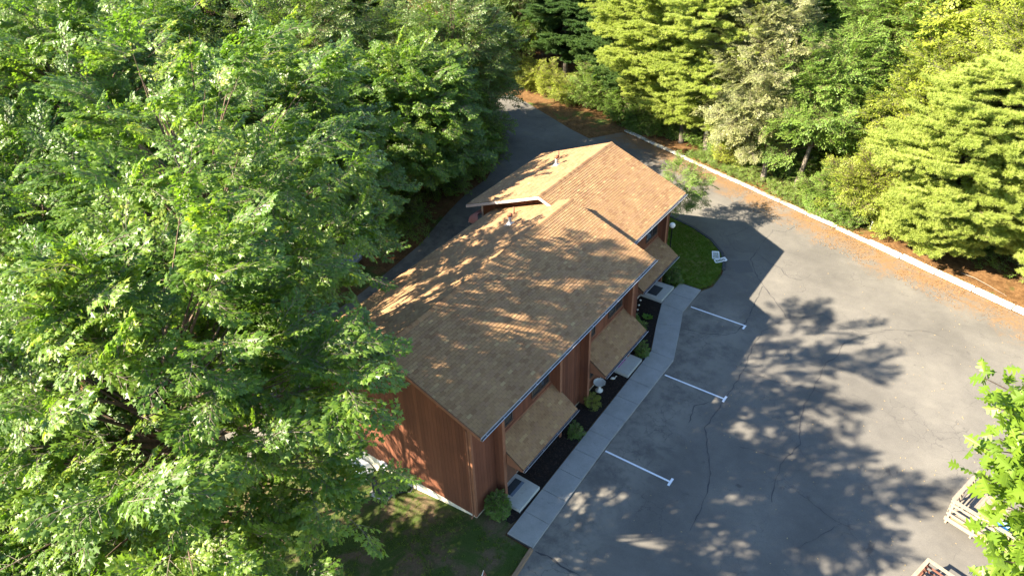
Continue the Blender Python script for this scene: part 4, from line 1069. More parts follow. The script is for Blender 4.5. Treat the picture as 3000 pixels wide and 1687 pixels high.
def tree_parts(e, key, C, r, fork, nb, ns, seed, zlo=-.45, W=.30, spl=1.0, lift=.10, trunk_r=.28, bark='bark', fac=(.72, 1.08), inner=.15, top=.55, lumps=.16, twist=1.0, smin=.36, holes=-9., clear=None):
    """boughs spread from the trunk to an uneven crown outline; local coordinates, base at the origin"""
    rr = np.random.default_rng(seed); C = np.array(C, float); r = np.array(r, float); fork = np.array(fork, float)
    i = np.arange(int(nb*2/(1-zlo)))+.5; ph = math.pi*(1+5**.5)*i + seed; z = 1-2*i/len(i)
    D = np.stack([np.sqrt(1-z*z)*np.cos(ph), np.sqrt(1-z*z)*np.sin(ph), z], -1); D = D[D[:, 2] > zlo]; D = nrm(D + rr.normal(0, .10, D.shape))
    lump = 1 + lumps*np.sin(D[:, 0]*3.1+seed)*np.sin(D[:, 1]*3.7+seed*1.7) + lumps*.7*np.sin(D[:, 2]*5+D[:, 0]*4+seed)
    R = rr.uniform(*fac, len(D))*lump
    tip = C + D*r*R[:, None]
    zb = np.clip(C[2] + r[2]*(.62*D[:, 2]-.50), fork[2], C[2]+top*r[2])
    tt = np.clip((zb-fork[2])/max(.1, C[2]+top*r[2]-fork[2]), 0, 1)[:, None]
    base = fork + (np.array([C[0], C[1], C[2]+top*r[2]])-fork)*tt
    ln = np.linalg.norm(tip-base, axis=1)
    ctl = (base+tip)/2 + UP*(ln*lift)[:, None] + rr.normal(0, .05, tip.shape)*ln[:, None]
    k = len(D); s = smin + (1.02-smin)*rr.random((k, ns))**.75; s = np.minimum(s, 1.0)
    a, c, b = base[:, None], ctl[:, None], tip[:, None]; s3 = s[..., None]
    P = bezier(a, c, b, s3); T = nrm(2*(1-s3)*(c-a)+2*s3*(b-c))
    side = nrm(np.cross(T, UP)); u = rr.uniform(-1, 1, (k, ns)); lat = u*W*ln[:, None]*(1.25-.85*s)
    P = P + side*lat[..., None] + UP*(-.10*np.abs(lat) + rr.normal(0, .12, (k, ns))*spl)[..., None]
    X = T*.8 + side*u[..., None]*1.0*twist + UP*rr.uniform(-.45, .12, (k, ns))[..., None] + rr.normal(0, .22, P.shape)
    Nn = UP*1.0 + D[:, None]*.85 + rr.normal(0, .22, P.shape)
    P, X, Nn = P.reshape(-1, 3), X.reshape(-1, 3), Nn.reshape(-1, 3)
    ni = int(inner*len(P)); Di = nrm(rr.normal(0, 1, (ni, 3))); Di[:, 2] = np.maximum(Di[:, 2], zlo*.8)
    Pi = C + Di*r*rr.uniform(.42, .82, (ni, 1))
    P = np.concatenate([P, Pi]); X = np.concatenate([X, Di*.6 + rr.normal(0, .6, (ni, 3))]); Nn = np.concatenate([Nn, UP + Di*.5 + rr.normal(0, .3, (ni, 3))])
    gq = np.sin(P[:, 0]*2.3+seed)+np.sin(P[:, 1]*2.1+P[:, 2]*.9+2*seed)+np.sin(P[:, 2]*1.9-P[:, 0]*.8+3*seed)   # light wells between the boughs
    kp = gq > holes
    if clear: kp &= ~((P[:, 1] > clear[0]) & (P[:, 2] < clear[1]))          # boughs pruned back from the wall
    P, X, Nn = P[kp], X[kp], Nn[kp]
    S = rr.uniform(.75, 1.2, len(P))*spl
    m_ = MB()
    for q in range(k):
        if clear and tip[q][1] > clear[0] and tip[q][2] < clear[1]: continue
        r0 = min(.085, .012*ln[q]+.012)*min(1., trunk_r/.28)
        pts = [bezier(base[q], ctl[q], tip[q], t) for t in (0, .18, .38, .58, .78)]
        m_.tube(pts, [r0, r0*.75, r0*.55, r0*.32, r0*.12], 5, False)
    tr = MB(); f0 = Vector(fork); topv = Vector((C[0], C[1], C[2]+top*r[2]))
    pts = [Vector((0, 0, -.3)), Vector((0, 0, .25)), f0*.45, f0] + [f0.lerp(topv, t) for t in (.35, .7, 1)]
    tr.tube(pts, [trunk_r*1.55, trunk_r*1.15, trunk_r*.95, trunk_r*.75, trunk_r*.34, trunk_r*.15, trunk_r*.04], 10)
    link('trunk', tr.mesh('trunk', A[bark], True), e)
    make_crown('crown', e, key, P, X, Nn, S, seed, m_)
    return e
def tree(name, key, base, C, r, fork, nb, ns, seed, label, cat='tree', group=None, **kw):
    z = gz(base[0], base[1]) - .02
    e = empty(name, (base[0], base[1], z)); tag(e, label, cat, group)
    off = np.array([base[0], base[1], z])
    return tree_parts(e, key, np.array(C)-off, r, np.array(fork)-off, nb, ns, seed, **kw)
def pine_parts(e, key, H, R, seed, z0=.22, nw=15, lean=(0, 0), spl=1.0, trunk_r=.24, per=6, ns=16, shape=.75):
    rr = np.random.default_rng(seed); P = []; X = []; Nn = []; m_ = MB()
    for w in range(nw):
        t = w/(nw-1); z = H*(z0+(1-z0)*t**.9)-.2; L0 = R*(.30+.70*math.sin(math.pi*min(1, .22+.78*(1-t)))**shape)*(1-.80*t**2.2)
        ax = np.array([lean[0]*z/H, lean[1]*z/H, z])
        for q in range(per):
            a = q*2*math.pi/per + w*1.1 + rr.uniform(-.35, .35); L = L0*rr.uniform(.45, 1.22)
            rise = rr.uniform(-.18, .28) + .22*t
            d = np.array([math.cos(a), math.sin(a), 0]); sd = np.array([-d[1], d[0], 0]); b = ax + np.array([0, 0, rr.uniform(-.4, .4)])
            tip = b + d*L + UP*L*rise; ctl = b + d*L*.5 + UP*L*(rise*.2-.03)
            m_.tube([bezier(b, ctl, tip, s) for s in (0, .3, .65, .95)], [.018*L+.012, .013*L+.008, .007*L+.005, .004], 4, False)
            n = max(5, int(ns*L/R)+3); s = .30+.72*rr.random(n)**.7; s = np.minimum(s, 1); u = rr.uniform(-1, 1, n)
            p = bezier(b[None], ctl[None], tip[None], s[:, None]); lat = u*.42*L*(1.2-.8*s)
            p = p + sd*lat[:, None] + UP*rr.normal(.04, .10, n)[:, None]
            P.append(p); X.append(d*.8 + sd*u[:, None]*.9 + UP*rr.uniform(-.05, .3, n)[:, None]); Nn.append(UP + rr.normal(0, .2, (n, 3)))
    P, X, Nn = np.concatenate(P), np.concatenate(X), np.concatenate(Nn); S = np.random.default_rng(seed+1).uniform(.75, 1.2, len(P))*spl
    tr = MB(); zs = [-.3, .2, H*.3, H*.6, H*.9, H]
    tr.tube([(lean[0]*max(z, 0)/H, lean[1]*max(z, 0)/H, z) for z in zs], [trunk_r*1.4, trunk_r*1.1, trunk_r*.85, trunk_r*.55, trunk_r*.2, .02], 10)
    link('trunk', tr.mesh('trunk', A['bark'], True), e)
    make_crown('crown', e, key, P, X, Nn, S, seed, m_)
    return e
def pine(name, key, base, H, R, seed, label, group=None, **kw):
    e = empty(name, (base[0], base[1], gz(*base)-.02)); tag(e, label, 'tree', group); return pine_parts(e, key, H, R, seed, **kw)
def dup(root, loc, rz, sc, label, group=None):
    c = root.copy(); COL.objects.link(c); c.location = loc; c.rotation_euler = (0, 0, rz); c.scale = (sc, sc, sc*random.uniform(.92, 1.08))
    c['label'] = label
    if group: c['group'] = group
    elif 'group' in c: del c['group']
    for ch in root.children:
        if ch.name.startswith('spray'): continue
        k = ch.copy(); COL.objects.link(k); k.parent = c
    return c

# big maples beside the gable end, and two smaller ones added for shade
tree('maple_tree', 'maple', (-5.0, -9.6), (-3.6, -9.2, 12.2), (6.7, 6.0, 6.9), (-4.6, -9.2, 4.8), 130, 21, 3, 'tall spreading maple whose boughs reach over the gable wall', trunk_r=.38, zlo=-.50, W=.18, fac=(.65, 1.1), inner=.05, smin=.44, holes=-.2, clear=(1.7, 11.6))
tree('maple_tree', 'maple', (-13.2, -4.0), (-9.9, -2.6, 12.9), (7.7, 7.4, 8.5), (-12.6, -3.8, 5.0), 80, 21, 8, 'tallest maple standing behind the rear corner of the building', trunk_r=.42, zlo=-.42, W=.16, fac=(.75, 1.08), inner=.08, lumps=.16, smin=.40, top=.15, holes=-.15)
tree('maple_tree', 'maple', (-11.8, -9.8), (-10.6, -8.4, 9.2), (4.4, 4.2, 4.6), (-11.5, -9.5, 3.6), 44, 17, 15, 'shorter maple added between the two tall maples to shade the gable wall', trunk_r=.24, zlo=-.35, W=.16, fac=(.7, 1.1), inner=.0, smin=.5, holes=.25)  # hidden behind the tall maple; added to throw dappled shade on the gable
tree('maple_tree', 'maple', (-21.4, 10.6), (-18.4, 6.8, 9.0), (6.8, 6.6, 6.6), (-21.2, 10.4, 3.4), 100, 20, 17, 'maple at the edge of the rear drive with bare lower trunk', trunk_r=.33, zlo=-.35)
tree('maple_tree', 'maple', (-23.6, 20.6), (-20.6, 19.6, 7.2), (5.4, 5.6, 5.4), (-23.2, 20.6, 2.6), 85, 20, 19, 'smaller maple leaning over the drive behind the back unit', trunk_r=.25, zlo=-.5)
tree('maple_tree', 'maple', (-31, 3), (-30, 3, 11.5), (8, 8, 8), (-30.8, 3, 4), 90, 20, 23, 'maple set back from the rear drive among other maples', trunk_r=.36)
tree('maple_tree', 'maple', (-24.0, -4.0), (-23.4, -3.6, 8.2), (6.4, 6.0, 6.0), (-24, -4, 2.8), 85, 20, 29, 'low maple on the lawn side of the rear drive', trunk_r=.3, zlo=-.5)
tree('maple_tree', 'maple', (-8.6, -14.2), (-7.8, -13.2, 6.6), (4.2, 3.6, 3.8), (-8.5, -14, 2.2), 60, 19, 16, 'low maple added to shade the lawn below the tall spreading maple', trunk_r=.16, zlo=-.5, W=.18, holes=-.3)  # added mostly out of view so its crown casts shade on the lawn
# woods west of the drive
tree('leafy_tree', 'broad', (-40.0, 34.1), (-41, 35, 11.5), (5.2, 5.2, 4.2), (-40.4, 34.4, 6.5), 40, 13, 31, 'open crowned tree with bare dark forking trunk near the far road', trunk_r=.26, bark='brownbark', zlo=-.3)
tree('leafy_tree', 'broad', (-29, 29), (-28.4, 28.6, 6.8), (5.2, 5.0, 5.4), (-29, 29, 2.2), 70, 18, 33, 'dense dark green tree in the bend of the drive', trunk_r=.24, bark='brownbark', zlo=-.6)
tree('leafy_tree', 'broad', (-23.6, 27.6), (-22.4, 27.4, 8.4), (4.6, 4.6, 5.6), (-23.4, 27.6, 2.6), 75, 18, 34, 'tall green tree shading the road bend and the needle strip', trunk_r=.24, bark='brownbark', zlo=-.55)
tree('leafy_tree', 'broad', (-34, 23), (-33, 22.5, 8.5), (6, 6, 6.5), (-34, 23, 3), 70, 17, 35, 'dark green tree between the maples and the bend of the drive', trunk_r=.26, bark='brownbark', zlo=-.5)
tree('leafy_tree', 'dogwood', (-1.2, 47.5), (-1.4, 47.2, 8.4), (4.6, 4.4, 7.6), (-1.2, 47.5, 2.6), 110, 26, 68, 'fresh green tree between the pale olive trees and the woods', trunk_r=.2, zlo=-.6)
FAR = 'leafy green tree in the woods beyond the far road'
tree('leafy_tree', 'broad', (-31.5, 49.5), (-32, 49.8, 7.5), (5.0, 4.4, 7.0), (-31.5, 49.5, 2), 75, 20, 36, 'low branched dark green tree across the road from the drive bend', trunk_r=.22, bark='brownbark', zlo=-.75)
tree('leafy_tree', 'broad', (-38.5, 52), (-38.5, 52, 8.0), (5.2, 4.6, 7.4), (-38.5, 52, 2), 75, 20, 38, 'tall dark green tree beside the low branched one along the road', trunk_r=.22, bark='brownbark', zlo=-.75)
proto_far = tree('woodland_tree', 'far', (-47, 24), (-47, 24, 9), (6.5, 6.5, 7), (-47, 24, 3), 80, 20, 37, FAR, group='woods beyond the far road', trunk_r=.28, bark='brownbark', zlo=-.45)
proto_lime = tree('woodland_tree', 'limefar', (10.5, 46.5), (10.2, 46, 9.2), (6.4, 6.0, 8.8), (10.5, 46.5, 2.8), 120, 26, 41, 'yellow green tree towering behind the shrubs past the white kerb', trunk_r=.26, zlo=-.6)
rq = random.Random(21)
WEST = [(-50, 49.5), (-44, 35.5), (-51, 35), (-58, 37), (-42, 12), (-55, 10), (-52, 36), (-64, 22), (-66, 34), (-80, 30), (-78, 40), (-95, 36), (-48, 3), (-62, 4), (-80, 12), (-98, 18), (-39, 1)]
NORTH = [(-52, 64), (-43, 60), (-36, 57), (-62, 68), (-74, 70), (-88, 72), (-30, 60), (-22, 58), (-47, 72), (-58, 80), (-34, 70), (-20, 70), (-8, 66), (-4, 56), (4, 58), (6, 68), (14, 60), (22, 56), (-12, 78), (2, 80), (16, 74), (26, 66), (-28, 82), (30, 50), (24, 46), (34, 60), (-70, 84), (-44, 88), (12, 90), (-6, 92)]
for p in WEST: dup(proto_far, (p[0], p[1], gz(*p)), rq.uniform(0, 6.3), rq.uniform(.85, 1.2), 'leafy green tree in the woods west of the rear drive', 'woods west of the rear drive')
for k, p in enumerate(NORTH):
    if k % 3 == 1: dup(proto_lime, (p[0], p[1], -.02), rq.uniform(0, 6.3), rq.uniform(.8, 1.1), 'yellow green tree deep in the woods past the white kerb', 'yellow green trees deep in the woods')
    else: dup(proto_far, (p[0], p[1], -.02), rq.uniform(0, 6.3), rq.uniform(.85, 1.2), FAR, 'woods beyond the far road')
# trees past the white kerb
pine('pine_tree', 'pine', (-6.6, 40.3), 19, 5.6, 51, 'tall white pine with pale green plumes, closest of three to the kerb', z0=.19, nw=30, lean=(-1.2, .6), per=8, ns=22)
pine('pine_tree', 'pine', (-9.2, 41.2), 17.5, 5.4, 52, 'middle white pine of three behind the kerb end', z0=.17, nw=28, lean=(-.6, .8), per=8, ns=22)
pine('pine_tree', 'pine', (-12.4, 42.6), 18.5, 5.8, 53, 'white pine of three standing past the end of the kerb', z0=.16, nw=30, lean=(-.9, 1.0), per=8, ns=22)
pine('pine_tree', 'darkpine', (-25.6, 48.6), 15, 4.2, 54, 'dark shaded pine with bare trunk across the road from the kerb end', z0=.20, nw=16, per=8, ns=28)
pine('pine_tree', 'darkpine', (-20.5, 47.6), 15.5, 4.0, 55, 'dark pine between the bare trunk pine and the white pines', z0=.14, nw=16, per=8, ns=28)
pine('pine_tree', 'darkpine', (-16.2, 45.6), 12.5, 3.6, 56, 'low branched dark pine beside the white pines', z0=.08, nw=15, per=8, ns=28)
pine('pine_tree', 'pine', (12.1, 33.7), 12.5, 5.3, 57, 'broad pale pine with leaning twin trunk by the kerb', z0=.12, nw=26, lean=(1.6, .9), per=8, ns=24)
pine('pine_tree', 'pine', (17.2, 35.4), 14.5, 4.8, 58, 'taller pale pine behind the leaning twin trunk pine', z0=.10, nw=28, per=8, ns=22)
pine('pine_tree', 'pine', (20.8, 31.2), 10.5, 4.2, 59, 'short bushy pine where the kerb runs toward the oak', z0=.08, nw=24, per=8, ns=24)
tree('leafy_tree', 'olive', (-.8, 37.9), (-2.6, 39.3, 7.9), (3.7, 3.7, 7.2), (-1.0, 38.2, 3.0), 130, 28, 61, 'pale olive leaved tree drooping beside the pine trunks', trunk_r=.20, zlo=-.75, W=.26)
tree('leafy_tree', 'olive', (-4.2, 44.0), (-4.6, 44.4, 10.5), (3.8, 3.8, 6.5), (-4.2, 44, 4), 90, 22, 62, 'second pale olive tree rising behind the drooping one', trunk_r=.20, zlo=-.6)
tree('leafy_tree', 'dogwood', (1.7, 38.2), (2.3, 39.6, 6.4), (4.0, 3.6, 5.2), (2.0, 38.6, 3.2), 110, 28, 63, 'fresh green tree with leaning pale trunk above the ground cover', trunk_r=.20, zlo=-.5)
tree('leafy_tree', 'dogwood', (5.2, 45.2), (4.8, 44.0, 8.2), (5.0, 4.6, 7.4), (5.2, 45.2, 3), 120, 28, 64, 'bright green tree standing behind the leaning trunk tree', trunk_r=.22, zlo=-.55)
tree('leafy_tree', 'lime', (14.6, 41.5), (13.6, 41.0, 8.2), (5.4, 4.8, 7.6), (14.6, 41.5, 2.6), 130, 28, 65, 'yellow leaved tree with thin pale trunk behind the broad pine', trunk_r=.14, zlo=-.65)
tree('leafy_tree', 'lime', (8.3, 40.6), (8.2, 40.0, 5.4), (3.8, 3.4, 5.2), (8.3, 40.6, 1.8), 110, 28, 66, 'low yellow green tree rising behind the roadside shrub', trunk_r=.12, zlo=-.65)
# ornamental tree at the far corner of the back unit
tree('dogwood_tree', 'dogwood', (-4.0, 27.6), (-3.2, 27.8, 3.3), (1.6, 1.6, 1.9), (-3.9, 27.6, 1.4), 26, 13, 67, 'small round ornamental tree at the corner of the grass island', trunk_r=.09, zlo=-.55, spl=.62, inner=.1)
# shrubs
def shrub(name, key, base, r, nb, ns, seed, label, spl=1.0, group=None, z=0., cat='bush', fac=(.55, 1.15), lumps=.28):
    return tree(name, key, base, (base[0], base[1], z+r[2]*.62), r, (base[0], base[1], z+.12), nb, ns, seed, label, cat, group, trunk_r=.05, zlo=-.45, W=.36, spl=spl, fac=fac, lumps=lumps, bark='brownbark')
shrub('roadside_shrub', 'limeshrub', (7.4, 36.2), (3.2, 2.1, 2.9), 90, 22, 71, 'large arching yellow green shrub spilling toward the kerb', 1.5)
shrub('roadside_shrub', 'shrub', (4.6, 36.4), (2.0, 1.5, 1.7), 50, 18, 72, 'mid green shrub between ground cover and the arching shrub', 1.3)
shrub('roadside_shrub', 'limeshrub', (10.2, 35.6), (2.0, 1.6, 2.4), 50, 18, 73, 'yellow green shrub under the broad pine', 1.4)
shrub('roadside_shrub', 'shrub', (6.2, 34.95), (1.2, .9, 1.0), 30, 15, 74, 'low leafy shrub touching the white kerb', 1.1)
for x, y, r3, sd, kk, lb in ((-11.0, 42.2, (1.5, 1.1, 1.3), 171, 'shrub', 'leafy shrub between the trunks of the white pines'), (-6.9, 41.6, (1.6, 1.2, 1.5), 172, 'shrub', 'rounded shrub at the foot of the kerbside pine'),
        (-3.6, 40.2, (1.7, 1.3, 1.4), 173, 'limeshrub', 'pale green shrub between the pine and the drooping olive tree'), (.4, 40.4, (1.8, 1.4, 1.6), 174, 'shrub', 'shrub between the olive tree and the leaning trunk'),
        (3.4, 41.4, (1.8, 1.4, 1.8), 175, 'limeshrub', 'pale shrub behind the leaning trunk'), (13.6, 36.2, (1.8, 1.3, 1.6), 176, 'shrub', 'green shrub under the boughs of the taller pale pine'), (-13.6, 42.0, (1.3, 1.0, 1.1), 177, 'shrub', 'low shrub where the white kerb begins')):
    shrub('woodland_shrub', kk, (x, y), r3, 40, 16, sd, lb, 1.4)
shrub('roadside_shrub', 'shrub', (-19.2, 44.2), (2.4, 1.8, 2.6), 50, 18, 75, 'dark rounded shrub under the low branched pine', 1.5)
shrub('roadside_shrub', 'shrub', (-16.0, 42.9), (1.8, 1.4, 1.9), 40, 16, 76, 'dark shrub beside the end of the needle strip', 1.4)
for k, (x, y) in enumerate(((-31.5, 45.6), (-29.4, 46.4), (-27.2, 45.4), (-24.9, 44.8), (-22.6, 44.2), (-33.8, 46.8))):
    shrub('verge_shrub', 'limeshrub', (x, y), (1.5, 1.1, 1.3+.3*(k % 2)), 30, 14, 80+k, 'sunlit yellow green shrub in the row along the road verge, ' + ('fifth', 'fourth', 'third', 'second', 'first', 'sixth')[k] + ' from the pines', 1.3, 'shrubs along the road verge')
for k, (x, y, h) in enumerate(((-22.4, 29.6, 2.4), (-21.6, 26.6, 2.0), (-24.6, 32.4, 2.4), (-22.0, 23.6, 1.9), (-20.8, 17.4, 1.5))):
    shrub('drive_shrub', 'shrub', (x, y), (2.2, 2.2, h), 50, 17, 90+k, ('tall dense green shrub filling the corner of the drive bend', 'dense green shrub between the bend corner and the shading tree', 'dense green shrub where the drive meets the road', 'dense green shrub beside the smaller leaning maple', 'low green shrub at the straight part of the rear drive')[k], 1.5, 'shrubs in the bend of the drive')
shrub('boxwood', 'box', (.62, .78), (.50, .50, .62), 60, 18, 101, 'clipped round boxwood at the building corner', 1.0, z=.05, fac=(.85, 1.03), lumps=.06)
shrub('garden_shrub', 'box', (1.0, 6.75), (.34, .30, .34), 22, 10, 102, 'dull green shrub at the gutter end of the first porch', 1.0)
shrub('garden_shrub', 'limeshrub', (.72, 8.95), (.30, .34, .55), 16, 8, 103, 'bright green leafy plant at the foot of the tall fin wall', .42)
shrub('garden_shrub', 'box', (.95, 14.05), (.36, .34, .42), 26, 11, 104, 'round green shrub past the pink doormat', 1.0)
shrub('garden_shrub', 'box', (-.75, 21.55), (.42, .40, .45), 34, 14, 105, 'small bush in the dark patch beside the last stoop', 1.0, z=.08)
shrub('garden_shrub', 'shrub', (-.95, 16.35), (.30, .30, .35), 16, 9, 106, 'small leafy plant by the path lights', .6)
shrub('garden_shrub', 'shrub', (-.15, 16.15), (.16, .16, .2), 8, 6, 107, 'tiny sprout in the mulch near the walk', .5)
# hosta with broad pale-edged leaves
ho = empty('hosta', (-.30, 17.25, .02)); tag(ho, 'hosta with broad pale edged leaves in the mulch', 'plant')
for k in range(9):
    a = k*.7; rr_ = np.random.default_rng(k)
    d = np.array([[math.cos(a), math.sin(a), .35]]); 
    V, Cn, I, T = place_leaves([(0, 0), (.2, .26), (.5, .34), (.8, .2), (1, 0)], np.array([[.05*math.cos(a), .05*math.sin(a), .08]]), d, np.array([[0, 0, 1.]]), np.array([.30*rr_.uniform(.8, 1.15)]), rr_, np.array([.8]), .2)
    link('leaf', np_mesh('leaf', V, Cn, I, A['box'], [('leaf_tint', 'FLOAT', 'FACE', T.astype(np.float32))]), ho)

# ground cover, grass and needle litter (nobody could count these)
def cover(name, key, pts, seed, size, label, cat, tb=0.):
    rr = np.random.default_rng(seed); n = len(pts); e = empty(name); tag(e, label, cat, kind='stuff')
    a = rr.uniform(0, 6.283, n); X = np.stack([np.cos(a), np.sin(a), rr.uniform(.1, .9, n)], -1); Nn = UP + rr.normal(0, .4, (n, 3))
    make_crown('leaves', e, key, pts, X, Nn, rr.uniform(.6, 1.2, n)*size, seed, tint_bias=tb); return e
kn2 = np.array([kn.x, kn.y]); kd2 = np.array([kd.x, kd.y]); k0 = np.array([KA.x, KA.y])
def strip(t0, t1, d0, d1, n, seed, zj=.25):
    rr = np.random.default_rng(seed); t = rr.uniform(t0, t1, n); d = d0+(d1-d0)*rr.random(n)**1.3; p = k0 + kd2*t[:, None] + kn2*d[:, None]
    keep = np.sin(t*1.3+seed)+np.sin(d*2.1+t*.7)+rr.normal(0, .8, n) > -1.0
    return np.concatenate([p, rr.uniform(0, zj, n)[:, None]], 1)[keep]
cover('ground_cover', 'shrub', strip(7, 22.3, .5, 3.8, 3000, 5), 5, .8, 'green ground cover plants carpeting the verge along the kerb', 'ground cover', .1)
cover('ground_cover', 'shrub', strip(-14, 40, 3.2, 18, 4200, 6, .45), 6, 1.3, 'scattered green undergrowth on the woodland floor', 'undergrowth', -.15)
gsrc = []
for k in range(3):
    o = link('grass_tuft', grass_tuft('grass_tuft', k, A['grass'], .085, 16), island); o.location = (-1+k*.4, 25.2+k*.5, .07); tag(o, kind='stuff'); gsrc.append(o)
SPECIES['grass'] = (scatter_group('grass_field', gsrc), 3)
def inside(pt, poly):
    c = False; j = len(poly)-1
    for i in range(len(poly)):
        if (poly[i][1] > pt[1]) != (poly[j][1] > pt[1]) and pt[0] < (poly[j][0]-poly[i][0])*(pt[1]-poly[i][1])/(poly[j][1]-poly[i][1])+poly[i][0]: c = not c
        j = i
    return c
def grass(parent, poly, n, seed, z, dens=None, size=1.0):
    rr = np.random.default_rng(seed); xs = [p[0] for p in poly]; ys_ = [p[1] for p in poly]; P = []
    for _ in range(n):
        q = (rr.uniform(min(xs), max(xs)), rr.uniform(min(ys_), max(ys_)))
        if inside(q, poly) and (dens is None or dens(q) > rr.random()): P.append((q[0], q[1], gz(*q)+z))
    P = np.array(P); m = len(P); a = rr.uniform(0, 6.283, m)
    make_crown('grass', parent, 'grass', P, np.stack([np.cos(a), np.sin(a), 0*a], -1), UP+rr.normal(0, .15, (m, 3)), rr.uniform(.7, 1.3, m)*size, seed)
grass(island, ISL, 9000, 3, .068)
grass(lawn, [(2.8, -14), (2.8, -.1), (.2, -.2), (-12, -.2), (-13.9, -14)], 9000, 4, -.01, lambda q: .5+.5*math.sin(q[0]*1.1+.4)*math.sin(q[1]*1.3+1.0), .8)

# red oak reaching into the frame beside the lot
OAK_H = [(0, 0), (.12, .035), (.20, .24), (.27, .25), (.33, .07), (.42, .40), (.50, .43), (.57, .09), (.66, .30), (.73, .33), (.80, .08), (1, 0)]
oak = empty('oak_tree', (21.5, -6.5, 0)); tag(oak, 'red oak with large lobed bright green leaves over the lot', 'tree')
off = np.array([21.5, -6.5, 0.]); ro = np.random.default_rng(77)
HEART = np.array([20.0, -8.0, 21.0])
TIPS = [(14.75, -11.62, 24.50), (14.86, -11.70, 24.36), (14.98, -11.60, 24.40), (15.10, -11.50, 24.42), (15.05, -11.95, 24.10), (14.92, -12.02, 24.00), (15.22, -11.98, 24.06), (15.34, -11.7, 24.2),
        (15.20, -12.28, 23.78), (15.16, -12.36, 23.70), (15.40, -12.30, 23.74), (15.36, -12.05, 23.9), (15.5, -12.4, 23.5), (15.45, -11.8, 23.85), (15.02, -11.35, 24.78), (14.62, -10.78, 26.02), (14.66, -10.85, 25.80), (15.6, -12.0, 23.6), (15.25, -11.75, 24.1), (15.15, -11.75, 24.3),
        (14.9, -11.9, 24.15), (15.3, -11.85, 23.95), (15.5, -11.95, 23.9), (15.42, -12.25, 23.62), (15.28, -12.42, 23.6), (15.55, -12.5, 23.45), (15.6, -11.8, 24.0), (15.1, -11.62, 24.45), (15.25, -11.45, 24.35), (15.4, -11.55, 24.25),
        (15.12, -12.12, 23.92), (15.3, -12.2, 23.75), (15.5, -12.15, 23.75), (14.95, -11.8, 24.2)]
lm = []
for k in range(6):
    V, Cn, I, T = place_leaves(OAK_H, np.zeros((1, 3)), np.array([[1., 0, -.1]]), np.array([[0, 0, 1.]]), np.array([1.]), ro, np.array([.25+.12*k]), .12+.08*k)
    lm.append(np_mesh('leaf', V, Cn, I, A['oak'], [('leaf_tint', 'FLOAT', 'FACE', T.astype(np.float32))]))
m_ = MB(); leaves = 0
def oak_leaf(p, d, n, size):
    X = nrm(np.array(d)); Y = nrm(np.cross(n, X)); Z = np.cross(X, Y)
    o = link('leaf', lm[int(ro.integers(0, 6))], oak)
    T = Matrix(((X[0], Y[0], Z[0], p[0]-off[0]), (X[1], Y[1], Z[1], p[1]-off[1]), (X[2], Y[2], Z[2], p[2]-off[2]), (0, 0, 0, 1))) @ Matrix.Scale(size, 4); o.matrix_local = T
for k in range(22):
    q = np.array([15.0, -12.0, 24.0]) + np.array([.805, .593, 0])*ro.uniform(-.02, .5) + np.array([.06, -.40, -.36])*ro.uniform(-.9, 1.3) + ro.normal(0, .05, 3); TIPS.append(tuple(q))
TIPS = [tuple(np.array(t_)+np.array([.10, .07, 0])) for t_ in TIPS]
for tp in TIPS:
    tp = np.array(tp); inward = nrm(HEART-tp); b = tp + inward*1.3 + ro.normal(0, .12, 3)
    m_.tube([tuple(b-off), tuple((b+tp)/2-off+np.array([0, 0, .03])), tuple(tp-off)], [.010, .006, .003], 5)
    m_.tube([tuple(HEART-off), tuple((HEART+b)/2-off+np.array([0, 0, .35])), tuple(b-off)], [.05, .028, .010], 5)
    for k in range(5):
        s = 1-.55*(k/12)**1.2; p = b+(tp-b)*s; a = ro.uniform(0, 6.283)
        rad = nrm(np.cross(inward, UP)); up2 = np.cross(rad, -inward)
        d = -inward*ro.uniform(.2, .9) + rad*math.cos(a)*1.0 + up2*math.sin(a)*.55 - UP*.15
        oak_leaf(p + nrm(d)*.03, d, UP + ro.normal(0, .45, 3) + np.array([-.25, -.2, 0]), ro.uniform(.10, .15))
ex = []
for tp in TIPS:
    tp = np.array(tp); inward = nrm(HEART-tp)
    for k in range(60):
        p = tp + inward*ro.uniform(.0, 1.3) + ro.normal(0, .085, 3); ex.append((p-off, -inward*.5+ro.normal(0, .8, 3)-UP*.15, UP+ro.normal(0, .45, 3)+np.array([-.25, -.2, 0]), ro.uniform(.085, .14)))
V, Cn, I, T = place_leaves(OAK_H, np.array([q[0] for q in ex]), np.array([q[1] for q in ex]), np.array([q[2] for q in ex]), np.array([q[3] for q in ex]), ro, ro.uniform(.1, 1.0, len(ex)), .45)
tag(link('leaves', np_mesh('leaves', V, Cn, I, A['oak'], [('leaf_tint', 'FLOAT', 'FACE', T.astype(np.float32))]), oak), kind='stuff')
tr = MB(); tr.tube([(0, 0, -.3), (0, 0, .4), (-.3, -.3, 8), (-1.0, -1.0, 16), tuple(HEART-off)], [.55, .42, .32, .2, .08], 12)
link('trunk', tr.mesh('trunk', A['brownbark'], True), oak); link('twigs', m_.mesh('twigs', A['brownbark']), oak)
# the rest of the oak's crown, out of frame
n = 700; D = nrm(ro.normal(0, 1, (n, 3))); P = np.array([23.6, -6.2, 19.5]) + D*np.array([6.2, 5.2, 5.5])*ro.uniform(.6, 1.0, (n, 1))
keep = (P[:, 0] > 18.2); P = P[keep]; D = D[keep]
make_crown('crown', oak, 'limeshrub', P-off, D + ro.normal(0, .4, D.shape), UP+ro.normal(0, .3, D.shape), ro.uniform(1.6, 2.4, len(P)), 78)

